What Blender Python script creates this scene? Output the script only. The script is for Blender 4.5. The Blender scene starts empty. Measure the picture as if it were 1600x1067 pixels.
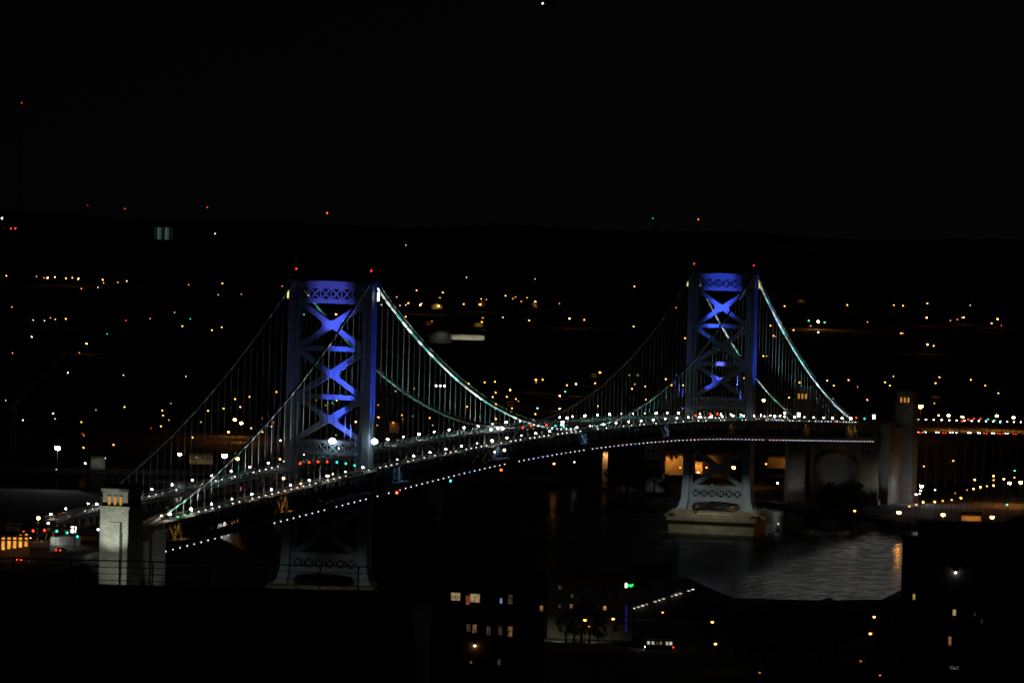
import bpy, math, random
from mathutils import Vector, Matrix
random.seed(7)
sc = bpy.context.scene
COL = sc.collection

# ------------------------------------------------------------------ camera
CAM = Vector((-1723.19, -574.45, 139.90))
YAW, PITCH, ROLL, FPX = 0.2883, -0.0255, 0.0261, 8397.4      # focal length in pixels of a 1600 px wide frame
FW = Vector((math.cos(YAW)*math.cos(PITCH), math.sin(YAW)*math.cos(PITCH), math.sin(PITCH)))
_R = Vector((math.sin(YAW), -math.cos(YAW), 0.0)); _U = _R.cross(FW)
RT = _R*math.cos(ROLL) + _U*math.sin(ROLL)
UP = -_R*math.sin(ROLL) + _U*math.cos(ROLL)
cam_d = bpy.data.cameras.new('camera'); cam = bpy.data.objects.new('camera', cam_d); COL.objects.link(cam)
M = Matrix.Identity(4)
for i in range(3):
    M[i][0], M[i][1], M[i][2], M[i][3] = RT[i], UP[i], -FW[i], CAM[i]
cam.matrix_world = M
cam_d.sensor_width = 36.0; cam_d.sensor_fit = 'HORIZONTAL'
cam_d.lens = 36.0*FPX/1600.0
cam_d.clip_start = 5.0; cam_d.clip_end = 200000.0
sc.camera = cam

# ------------------------------------------------------------------ night sky and moon
world = bpy.data.worlds.new('World'); sc.world = world; world.use_nodes = True
wn, wl = world.node_tree.nodes, world.node_tree.links
wn.clear()
w_out = wn.new('ShaderNodeOutputWorld'); w_bg = wn.new('ShaderNodeBackground'); w_sky = wn.new('ShaderNodeTexSky')
MOON_AZ, MOON_EL = YAW - math.atan((1400-800)/FPX), math.radians(11)
w_sky.sky_type = 'NISHITA'; w_sky.sun_disc = False
w_sky.sun_elevation = MOON_EL; w_sky.sun_rotation = math.pi/2 - MOON_AZ
w_sky.air_density = 1.0; w_sky.dust_density = 0.6
w_hs = wn.new('ShaderNodeHueSaturation'); w_hs.inputs['Saturation'].default_value = 0.15
w_tint = wn.new('ShaderNodeMixRGB'); w_tint.blend_type = 'MULTIPLY'; w_tint.inputs[0].default_value = 1.0; w_tint.inputs[2].default_value = (0.80, 0.86, 1.0, 1)
wl.new(w_sky.outputs[0], w_hs.inputs['Color']); wl.new(w_hs.outputs[0], w_tint.inputs[1]); wl.new(w_tint.outputs[0], w_bg.inputs[0]); wl.new(w_bg.outputs[0], w_out.inputs[0])
w_bg.inputs[1].default_value = 0.000023
moon_d = bpy.data.lights.new('moon', 'SUN'); moon_d.energy = 0.0022; moon_d.angle = math.radians(2.5); moon_d.color = (1.0, 0.97, 0.9)
moon = bpy.data.objects.new('moon', moon_d); COL.objects.link(moon)
mdir = Vector((math.cos(MOON_AZ)*math.cos(MOON_EL), math.sin(MOON_AZ)*math.cos(MOON_EL), math.sin(MOON_EL)))
moon.rotation_euler = mdir.to_track_quat('Z', 'Y').to_euler()
sc.view_settings.view_transform = 'Standard'; sc.view_settings.look = 'None'
sc.view_settings.exposure = 0.0; sc.view_settings.gamma = 1.0; sc.view_settings.use_curve_mapping = False
sc.render.engine = 'CYCLES'
sc.cycles.volume_bounces = 0; sc.cycles.max_bounces = 4; sc.cycles.diffuse_bounces = 2; sc.cycles.glossy_bounces = 3
sc.cycles.sample_clamp_indirect = 0.5
sc.cycles.filter_width = 1.7
sc.cycles.use_light_tree = True
sc.cycles.use_denoising = True

# ------------------------------------------------------------------ placing helpers
def ray(u, v): return FW + RT*((u-800)/FPX) + UP*((533.5-v)/FPX)
def at_z(u, v, z):
    d = ray(u, v); return CAM + d*((z-CAM.z)/d.z)
def at_y(u, v, y):
    d = ray(u, v); return CAM + d*((y-CAM.y)/d.y)
def at_x(u, v, x):
    d = ray(u, v); return CAM + d*((x-CAM.x)/d.x)
def at_d(u, v, dist):
    return CAM + ray(u, v)*dist
def pix(p):
    d = Vector(p)-CAM; z = d.dot(FW); return (800+FPX*d.dot(RT)/z, 533.5-FPX*d.dot(UP)/z)

# ------------------------------------------------------------------ materials
MATS = {}
def mat(name, color, rough=0.7, metal=0.0, noise=0.0, nscale=1.0, bump=0.0, spec=0.3, stretch=None):
    if name in MATS: return MATS[name]
    m = bpy.data.materials.new(name); m.use_nodes = True
    n, l = m.node_tree.nodes, m.node_tree.links
    b = n['Principled BSDF']
    b.inputs['Base Color'].default_value = (*color, 1); b.inputs['Roughness'].default_value = rough
    b.inputs['Metallic'].default_value = metal; b.inputs['Specular IOR Level'].default_value = spec
    if noise or bump:
        tc = n.new('ShaderNodeTexCoord'); mp = n.new('ShaderNodeMapping'); nz = n.new('ShaderNodeTexNoise')
        nz.inputs['Scale'].default_value = nscale; nz.inputs['Detail'].default_value = 6; nz.inputs['Roughness'].default_value = 0.62
        if stretch: mp.inputs['Scale'].default_value = stretch
        l.new(tc.outputs['Object'], mp.inputs[0]); l.new(mp.outputs[0], nz.inputs['Vector'])
        if noise:
            mx = n.new('ShaderNodeMixRGB'); mx.blend_type = 'MIX'
            mx.inputs[1].default_value = (*[c*(1-noise) for c in color], 1)
            mx.inputs[2].default_value = (*[min(1, c*(1+noise)) for c in color], 1)
            l.new(nz.outputs[0], mx.inputs[0]); l.new(mx.outputs[0], b.inputs['Base Color'])
        if bump:
            bp = n.new('ShaderNodeBump'); bp.inputs['Strength'].default_value = bump; bp.inputs['Distance'].default_value = 0.1
            l.new(nz.outputs[0], bp.inputs['Height']); l.new(bp.outputs[0], b.inputs['Normal'])
    MATS[name] = m
    return m

def emit(name, color, strength, cast=False):
    """cast: large enough to be sampled as a light source in its own right"""
    if name in MATS: return MATS[name]
    m = bpy.data.materials.new(name); m.use_nodes = True
    m.cycles.emission_sampling = 'FRONT' if cast else 'NONE'
    n, l = m.node_tree.nodes, m.node_tree.links
    n.clear()
    o = n.new('ShaderNodeOutputMaterial'); e = n.new('ShaderNodeEmission')
    e.inputs[0].default_value = (*color, 1); e.inputs[1].default_value = strength
    l.new(e.outputs[0], o.inputs[0])
    MATS[name] = m
    return m

def brick_mat(name, c1, c2, mortar, bw, bh, bump=0.5, msize=0.02, noise=0.3):
    """masonry courses: u runs along the wall (x+y), v up"""
    if name in MATS: return MATS[name]
    m = bpy.data.materials.new(name); m.use_nodes = True
    n, l = m.node_tree.nodes, m.node_tree.links
    b = n['Principled BSDF']; b.inputs['Roughness'].default_value = 0.85; b.inputs['Specular IOR Level'].default_value = 0.2
    tc = n.new('ShaderNodeTexCoord'); sx = n.new('ShaderNodeSeparateXYZ'); ad = n.new('ShaderNodeMath'); cx = n.new('ShaderNodeCombineXYZ')
    l.new(tc.outputs['Object'], sx.inputs[0]); l.new(sx.outputs[0], ad.inputs[0]); l.new(sx.outputs[1], ad.inputs[1])
    l.new(ad.outputs[0], cx.inputs[0]); l.new(sx.outputs[2], cx.inputs[1])
    bt = n.new('ShaderNodeTexBrick'); bt.inputs['Scale'].default_value = 1.0
    bt.inputs['Brick Width'].default_value = bw; bt.inputs['Row Height'].default_value = bh
    bt.inputs['Mortar Size'].default_value = msize; bt.inputs['Mortar Smooth'].default_value = 0.3; bt.inputs['Bias'].default_value = 0.0
    bt.inputs['Color1'].default_value = (*c1, 1); bt.inputs['Color2'].default_value = (*c2, 1); bt.inputs['Mortar'].default_value = (*mortar, 1)
    l.new(cx.outputs[0], bt.inputs['Vector'])
    nz = n.new('ShaderNodeTexNoise'); nz.inputs['Scale'].default_value = 0.25; nz.inputs['Detail'].default_value = 7; nz.inputs['Roughness'].default_value = 0.65
    l.new(tc.outputs['Object'], nz.inputs['Vector'])
    rp = n.new('ShaderNodeMapRange'); rp.inputs['To Min'].default_value = 1-noise; rp.inputs['To Max'].default_value = 1+noise
    l.new(nz.outputs[0], rp.inputs[0])
    mx = n.new('ShaderNodeMixRGB'); mx.blend_type = 'MULTIPLY'; mx.inputs[0].default_value = 1.0
    l.new(bt.outputs['Color'], mx.inputs[1]); l.new(rp.outputs[0], mx.inputs[2]); l.new(mx.outputs[0], b.inputs['Base Color'])
    bp = n.new('ShaderNodeBump'); bp.inputs['Strength'].default_value = bump; bp.inputs['Distance'].default_value = 0.15; bp.invert = True
    l.new(bt.outputs['Fac'], bp.inputs['Height']); l.new(bp.outputs[0], b.inputs['Normal'])
    MATS[name] = m
    return m

STEEL = mat('bridge_blue_steel', (0.26, 0.33, 0.42), 0.5, 0.0, 0.18, 0.35, 0.08)
STEEL_D = mat('deck_steel', (0.26, 0.30, 0.34), 0.6, 0.0, 0.25, 0.4, 0.08)
CABLE = mat('cable_wrap', (0.50, 0.52, 0.52), 0.5, 0.0, 0.2, 0.8, 0.1)
ROPE = mat('galvanised_rope', (0.45, 0.46, 0.45), 0.55, 0.0)
GRANITE = brick_mat('granite_courses', (0.42, 0.41, 0.36), (0.33, 0.32, 0.28), (0.12, 0.115, 0.10), 1.7, 0.78, 0.6, 0.03)
GRANITE_Y = brick_mat('stained_pier_granite', (0.38, 0.355, 0.27), (0.29, 0.27, 0.20), (0.12, 0.11, 0.085), 2.4, 1.0, 0.6, 0.04, 0.45)
CONCRETE = mat('weathered_concrete', (0.30, 0.29, 0.27), 0.85, 0, 0.3, 0.4, 0.15)
ASPHALT = mat('asphalt', (0.05, 0.05, 0.052), 0.85, 0, 0.3, 0.6, 0.1)
DARKMETAL = mat('dark_metal', (0.05, 0.052, 0.055), 0.55, 0.4)
POLE = mat('pole_grey', (0.22, 0.23, 0.24), 0.5, 0.3)
SOIL = mat('dark_ground', (0.125, 0.12, 0.105), 0.95, 0, 0.5, 0.02, 0.1)
FOLIAGE = mat('night_foliage', (0.08, 0.11, 0.05), 0.8, 0, 0.4, 0.6)
BARK = mat('bark', (0.06, 0.045, 0.035), 0.9, 0, 0.3, 2.0, 0.2)
BRICKM = brick_mat('red_brick', (0.22, 0.10, 0.07), (0.16, 0.075, 0.055), (0.20, 0.18, 0.16), 0.45, 0.16, 0.3, 0.02)
GREYWALL = mat('pale_render', (0.36, 0.36, 0.31), 0.85, 0, 0.22, 0.15, 0.1)
TANWALL = mat('tan_cladding', (0.38, 0.30, 0.2), 0.85, 0, 0.25, 0.15, 0.1)
ROOFM = mat('tar_roof', (0.14, 0.13, 0.14), 0.9, 0, 0.35, 0.3, 0.1)
DARKWALL = mat('dark_facade', (0.15, 0.14, 0.15), 0.8, 0, 0.25, 0.2, 0.1)
GLASS = mat('window_glass', (0.02, 0.022, 0.025), 0.08, 0, spec=0.6)
FRAME = mat('window_frame', (0.10, 0.10, 0.10), 0.6)
PAINTW = mat('white_paint', (0.75, 0.75, 0.73), 0.5)

# ------------------------------------------------------------------ mesh building
class MB:
    def __init__(s): s.v, s.f = [], []
    def box(s, cx, cy, cz, sx, sy, sz, rz=0.0):
        c, q = math.cos(rz), math.sin(rz); i = len(s.v)
        for dz in (-1, 1):
            for dx, dy in ((-1, -1), (1, -1), (1, 1), (-1, 1)):
                x, y = dx*sx/2, dy*sy/2
                s.v.append((cx+x*c-y*q, cy+x*q+y*c, cz+dz*sz/2))
        for a in ((0, 3, 2, 1), (4, 5, 6, 7), (0, 1, 5, 4), (1, 2, 6, 5), (2, 3, 7, 6), (3, 0, 4, 7)):
            s.f.append(tuple(i+k for k in a))
        return s
    def frustum(s, cx, cy, z0, z1, a0, b0, a1, b1, ox=0.0, oy=0.0):
        i = len(s.v)
        for z, a, b, x, y in ((z0, a0, b0, cx, cy), (z1, a1, b1, cx+ox, cy+oy)):
            for dx, dy in ((-1, -1), (1, -1), (1, 1), (-1, 1)): s.v.append((x+dx*a/2, y+dy*b/2, z))
        for a in ((0, 3, 2, 1), (4, 5, 6, 7), (0, 1, 5, 4), (1, 2, 6, 5), (2, 3, 7, 6), (3, 0, 4, 7)):
            s.f.append(tuple(i+k for k in a))
        return s
    def bar(s, p, q, w, h, up=(0, 0, 1)):
        p, q = Vector(p), Vector(q); d = (q-p).normalized(); u = Vector(up)
        if abs(d.dot(u)) > 0.99: u = Vector((1, 0, 0))
        r = d.cross(u).normalized(); u = r.cross(d); i = len(s.v)
        for e in (p, q):
            for a, b in ((-1, -1), (1, -1), (1, 1), (-1, 1)): s.v.append(tuple(e+r*(a*w/2)+u*(b*h/2)))
        for a in ((0, 1, 2, 3), (7, 6, 5, 4), (0, 4, 5, 1), (1, 5, 6, 2), (2, 6, 7, 3), (3, 7, 4, 0)):
            s.f.append(tuple(i+k for k in a))
        return s
    def tube(s, pts, r, n=8, caps=True):
        pts = [Vector(p) for p in pts]; i0 = len(s.v)
        for k, p in enumerate(pts):
            d = (pts[min(k+1, len(pts)-1)]-pts[max(k-1, 0)]).normalized()
            u = Vector((0, 0, 1)) if abs(d.z) < 0.95 else Vector((1, 0, 0))
            a = d.cross(u).normalized(); b = a.cross(d)
            rr = r[k] if isinstance(r, (list, tuple)) else r
            for j in range(n):
                t = 2*math.pi*j/n; s.v.append(tuple(p+a*(math.cos(t)*rr)+b*(math.sin(t)*rr)))
        for k in range(len(pts)-1):
            for j in range(n):
                a, b = i0+k*n+j, i0+k*n+(j+1) % n
                s.f.append((a, b, b+n, a+n))
        if caps:
            s.f.append(tuple(i0+j for j in reversed(range(n)))); s.f.append(tuple(i0+(len(pts)-1)*n+j for j in range(n)))
        return s
    def prism(s, poly, x0, x1, axis='x'):
        """poly of (y,z) extruded in x (axis='x'), or of (x,z) extruded in y, or (x,y) extruded in z"""
        n = len(poly); i = len(s.v)
        for x in (x0, x1):
            for a, b in poly:
                s.v.append({'x': (x, a, b), 'y': (a, x, b), 'z': (a, b, x)}[axis])
        s.f.append(tuple(i+k for k in range(n))); s.f.append(tuple(i+n+k for k in reversed(range(n))))
        for k in range(n):
            a, b = i+k, i+(k+1) % n
            s.f.append((b, a, a+n, b+n))
        return s
    def ball(s, c, r, sq=1.0, seg=8, rings=5):
        i = len(s.v); c = Vector(c)
        s.v.append((c.x, c.y, c.z+r*sq))
        for k in range(1, rings):
            t = math.pi*k/rings
            for j in range(seg):
                a = 2*math.pi*j/seg
                s.v.append((c.x+r*math.sin(t)*math.cos(a), c.y+r*math.sin(t)*math.sin(a), c.z+r*sq*math.cos(t)))
        s.v.append((c.x, c.y, c.z-r*sq)); e = len(s.v)-1
        for j in range(seg):
            s.f.append((i, i+1+j, i+1+(j+1) % seg)); q = i+1+(rings-2)*seg
            s.f.append((e, q+(j+1) % seg, q+j))
        for k in range(rings-2):
            for j in range(seg):
                a = i+1+k*seg+j; b = i+1+k*seg+(j+1) % seg
                s.f.append((a, a+seg, b+seg, b))
        return s
    def mesh(s, name, m, smooth=False, fix=True):
        me = bpy.data.meshes.new(name); me.from_pydata(s.v, [], s.f); me.materials.append(m)
        if fix:
            import bmesh
            bm = bmesh.new(); bm.from_mesh(me); bmesh.ops.recalc_face_normals(bm, faces=bm.faces); bm.to_mesh(me); bm.free()
        if smooth:
            for p in me.polygons: p.use_smooth = True
        me.update(); return me
    def build(s, name, m, parent=None, smooth=False):
        return link(name, s.mesh(name, m, smooth), parent)

def link(name, me, parent=None, loc=None):
    o = bpy.data.objects.new(name, me); COL.objects.link(o)
    if parent is not None: o.parent = parent
    if loc is not None: o.location = loc
    return o
def tag(o, label=None, cat=None, group=None, kind=None):
    if label: o['label'] = label
    if cat: o['category'] = cat
    if group: o['group'] = group
    if kind: o['kind'] = kind
    return o
def thing(name, label, cat, loc=(0, 0, 0), rz=0.0, group=None):
    o = bpy.data.objects.new(name, None); COL.objects.link(o); o.location = loc; o.rotation_euler = (0, 0, rz)
    o.empty_display_size = 1.0
    return tag(o, label, cat, group)
def spot(name, parent, p, target, power, color, size_deg, blend=0.7, r=0.3):
    d = bpy.data.lights.new(name, 'SPOT'); d.energy = power; d.color = color; d.spot_size = math.radians(size_deg); d.spot_blend = blend; d.shadow_soft_size = r
    o = bpy.data.objects.new(name, d); COL.objects.link(o)
    o.location = p
    if parent is not None:
        o.parent = parent
        o.location = Vector(p)-parent.location if parent.parent is None else Vector(p)-parent.location-parent.parent.location
    o.rotation_euler = (Vector(target)-Vector(p)).to_track_quat('-Z', 'Y').to_euler()
    return o
ONES = ['zeroth', 'first', 'second', 'third', 'fourth', 'fifth', 'sixth', 'seventh', 'eighth', 'ninth', 'tenth', 'eleventh', 'twelfth', 'thirteenth',
        'fourteenth', 'fifteenth', 'sixteenth', 'seventeenth', 'eighteenth', 'nineteenth', 'twentieth']
TENS = {2: 'twenty', 3: 'thirty', 4: 'forty', 5: 'fifty', 6: 'sixty', 7: 'seventy', 8: 'eighty', 9: 'ninety'}
TENTH = {2: 'twentieth', 3: 'thirtieth', 4: 'fortieth', 5: 'fiftieth', 6: 'sixtieth', 7: 'seventieth', 8: 'eightieth', 9: 'ninetieth'}
def ordinal(n):
    if n <= 20: return ONES[n]
    t, o = divmod(n, 10)
    return TENTH[t] if o == 0 else TENS[t]+'-'+ONES[o]

# ------------------------------------------------------------------ bridge profile
SPAN = 533.4; PAN = SPAN/86; CY = 13.56
def bot(x):                                   # underside of the deck, where the necklace of lights hangs
    if x < 0: return 41+0.0362*x
    if x > SPAN: return 41-0.0382*(x-SPAN)
    return 41+6*(1-((x-SPAN/2)/(SPAN/2))**2)
def top(x):                                   # walkway lamp heads
    if x < 0: return 51.3+0.0357*x
    if x > SPAN: return 51.3-0.0365*(x-SPAN)
    return 55.65-4.35*((x-SPAN/2)/(SPAN/2))**2
def walk(x): return top(x)-2.3                # walkway level, outside the trusses
def road(x): return top(x)-(6.1 if x < SPAN+259 else 7.2)
def cable_z(x):
    if x < 0: s = -x
    elif x > SPAN: s = x-SPAN
    else: return 54.5+58.7*((x-SPAN/2)/(SPAN/2))**2
    return 113.2-0.515*s+0.000814*s*s
SIDE = 205.0

# ------------------------------------------------------------------ ground and river
def sheet(name, pts, z, m, kind='structure'):
    mb = MB(); mb.v = [(p[0], p[1], z) for p in pts]; mb.f = [tuple(range(len(pts)))]
    o = mb.build(name, m); tag(o, kind=kind)
    if o.data.polygons[0].normal.z < 0: o.data.flip_normals()
    return o
wm = bpy.data.materials.new('river_water'); wm.use_nodes = True
n, l = wm.node_tree.nodes, wm.node_tree.links
n.remove(n['Principled BSDF']); w_mo = [q for q in n if q.type == 'OUTPUT_MATERIAL'][0]
b = n.new('ShaderNodeBsdfGlossy'); b.inputs['Color'].default_value = (0.19, 0.195, 0.2, 1); b.inputs['Roughness'].default_value = 0.2
w_df = n.new('ShaderNodeBsdfDiffuse'); w_df.inputs['Color'].default_value = (0.010, 0.011, 0.010, 1)
w_ad = n.new('ShaderNodeAddShader'); l.new(b.outputs[0], w_ad.inputs[0]); l.new(w_df.outputs[0], w_ad.inputs[1]); l.new(w_ad.outputs[0], w_mo.inputs[0])
tc = n.new('ShaderNodeTexCoord'); mp = n.new('ShaderNodeMapping'); mp.inputs['Rotation'].default_value = (0, 0, YAW+0.25); mp.inputs['Scale'].default_value = (0.25, 0.5, 1)
nz = n.new('ShaderNodeTexNoise'); nz.inputs['Scale'].default_value = 1.0; nz.inputs['Detail'].default_value = 5; nz.inputs['Roughness'].default_value = 0.7
nz2 = n.new('ShaderNodeTexNoise'); nz2.inputs['Scale'].default_value = 0.012; nz2.inputs['Detail'].default_value = 3
l.new(tc.outputs['Object'], mp.inputs[0]); l.new(mp.outputs[0], nz.inputs['Vector']); l.new(tc.outputs['Object'], nz2.inputs['Vector'])
bp = n.new('ShaderNodeBump'); bp.inputs['Distance'].default_value = 0.05; bp.inputs['Strength'].default_value = 1.0
l.new(nz.outputs[0], bp.inputs['Height']); l.new(bp.outputs[0], b.inputs['Normal'])
MATS['water'] = wm
FAR = 26000.0
def build_river():
    """open water; real wind waves where the camera looks across it, a plain sheet beyond"""
    c = [at_z(u, v, 0) for u, v in ((540, 770), (540, 960), (1450, 960), (1450, 790))]
    x0, x1 = min(p.x for p in c), max(p.x for p in c); y0, y1 = min(p.y for p in c), max(p.y for p in c)
    rg = random.Random(4); comps = []
    for lam, amp, nn in ((11.0, 0.085, 6), (6.5, 0.06, 7), (4.2, 0.036, 7)):
        for _ in range(nn):
            a = YAW+rg.gauss(0.3, 0.5); k = 2*math.pi/(lam*rg.uniform(0.8, 1.25))
            comps.append((k*math.cos(a), k*math.sin(a), rg.uniform(0, 6.28), amp*rg.uniform(0.6, 1.2)/math.sqrt(nn)*1.4))
    st = 1.5; nx, ny = int((x1-x0)/st)+1, int((y1-y0)/st)+1
    import numpy as np
    X = np.linspace(x0, x1, nx)[:, None]; Y = np.linspace(y0, y1, ny)[None, :]
    Z = np.zeros((nx, ny))
    for kx, ky, ph, am in comps: Z = Z+am*np.sin(kx*X+ky*Y+ph)
    Z *= 0.75+0.5*np.sin(X*0.013+1.0)*np.sin(Y*0.017+X*0.006)
    ex = np.minimum(1, np.minimum(np.arange(nx)[:, None], nx-1-np.arange(nx)[:, None])/6.0)*np.minimum(1, np.minimum(np.arange(ny)[None, :], ny-1-np.arange(ny)[None, :])/6.0)
    Z = Z*ex
    P = np.stack([np.broadcast_to(X, Z.shape), np.broadcast_to(Y, Z.shape), Z], -1).reshape(-1, 3)
    idx = np.arange(nx*ny).reshape(nx, ny)
    F = np.stack([idx[:-1, :-1], idx[1:, :-1], idx[1:, 1:], idx[:-1, 1:]], -1).reshape(-1, 4)
    v = P.tolist(); f = F.tolist(); b0 = len(v)
    v += [(-3000, -6000, 0), (6000, -6000, 0), (6000, 6000, 0), (-3000, 6000, 0), (x0, y0, 0), (x1, y0, 0), (x1, y1, 0), (x0, y1, 0)]
    f += [(b0, b0+1, b0+5, b0+4), (b0+1, b0+2, b0+6, b0+5), (b0+2, b0+3, b0+7, b0+6), (b0+3, b0, b0+4, b0+7)]
    me = bpy.data.meshes.new('river'); me.from_pydata(v, [], f); me.materials.append(wm)
    me.polygons.foreach_set('use_smooth', [True]*len(me.polygons)); me.update()
    return tag(link('river', me), kind='structure')
build_river()
E_SHORE = [at_z(u, v, 0).xy for u, v in ((1760, 834), (1600, 832), (1500, 829), (1432, 826), (1365, 813), (1250, 800), (1180, 790), (1045, 774), (960, 766), (900, 757), (735, 752), (560, 742), (420, 748), (250, 742), (60, 738), (-150, 732))]
east_pts = [tuple(p) for p in E_SHORE] + [(-3000, 9000), (-3000, FAR), (FAR, FAR), (FAR, -FAR), (1500, -FAR), (900, -3000)]
W_SHORE = [at_z(u, v, 0).xy for u, v in ((-200, 768), (120, 776), (230, 806), (340, 850), (450, 908), (600, 945), (990, 950), (1140, 947), (1290, 951), (1420, 948), (1800, 970))]
west_pts = [tuple(p) for p in W_SHORE] + [(0, -3000), (-200, -FAR), (-FAR, -FAR), (-FAR, FAR), (-2500, FAR), (-1200, 4000)]
def land(name, pts, z):
    """a bank: flat top with a vertical quay edge down to below the water"""
    mb = MB(); n = len(pts)
    mb.v = [(p[0], p[1], z) for p in pts] + [(p[0], p[1], -3.0) for p in pts]
    mb.f = [tuple(range(n))] + [(k, (k+1) % n, n+(k+1) % n, n+k) for k in range(n)]
    return tag(mb.build(name, SOIL), kind='structure')
land('east_bank_ground', east_pts, 2.6)
land('west_bank_ground', west_pts, 3.0)
GE, GW = 2.6, 3.0
hl = MB(); hr_ = random.Random(21)
for row, (dist, hmin, hmax) in enumerate(((9500, 6, 26), (12500, 10, 40), (16000, 12, 55), (24000, 14, 48))):
    prev = None; n_ = 260
    for k in range(n_+1):
        az = YAW-0.10+0.20*k/n_
        h = hmin+(hmax-hmin)*(0.5+0.28*math.sin(k*0.11+row*2)+0.22*math.sin(k*0.043+row))+hr_.uniform(-4, 6)+(hr_.uniform(0, 10) if hr_.random() < 0.12 else 0)
        for j, (dd, zz) in enumerate(((0, GE-1), (18, GE+h), (260, GE+h*0.8), (300, GE-1))):
            hl.v.append((CAM.x+(dist+dd)*math.cos(az), CAM.y+(dist+dd)*math.sin(az), zz))
        if k:
            i0 = len(hl.v)-8
            for j in range(3): hl.f.append((i0+j, i0+j+1, i0+5+j, i0+4+j))
tag(hl.build('wooded_hills', FOLIAGE), kind='structure')

# ------------------------------------------------------------------ the bridge
bridge = thing('suspension_bridge', 'blue steel suspension bridge with two tall floodlit towers over the dark river', 'bridge')

def x_brace(mb, zc, hz, hy, w, d):
    """X of four arms around a broad centre gusset, seen along the roadway"""
    for sy in (-1, 1):
        for sz in (-1, 1):
            mb.bar((0, sy*0.8, zc+sz*0.8*hz/hy), (0, sy*hy, zc+sz*hz), d, w, up=(0, -sz*sy*hz, hy))
    g = [(-4.4, -1.9), (-3.4, -2.35), (-1.7, -1.75), (0, -1.5), (1.7, -1.75), (3.4, -2.35), (4.4, -1.9), (3.5, -1.0), (3.1, 0), (3.5, 1.0), (4.4, 1.9), (3.4, 2.35), (1.7, 1.75), (0, 1.5), (-1.7, 1.75), (-3.4, 2.35), (-4.4, 1.9), (-3.5, 1.0), (-3.1, 0), (-3.5, -1.0)]
    k = (hz/hy)/0.68
    mb.prism([(a, zc+c*k) for a, c in g], -d/2-0.06, d/2+0.06)
    return mb

def curved_band(mb, z_lo, z_hi, camber_lo, camber_hi, hy, x0, x1, n=12):
    lo = [(-hy+2*hy*k/n, z_lo+camber_lo*(1-(2*k/n-1)**2)) for k in range(n+1)]
    hi = [(-hy+2*hy*k/n, z_hi+camber_hi*(1-(2*k/n-1)**2)) for k in range(n+1)]
    return mb.prism(lo+hi[::-1], x0, x1)

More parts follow.
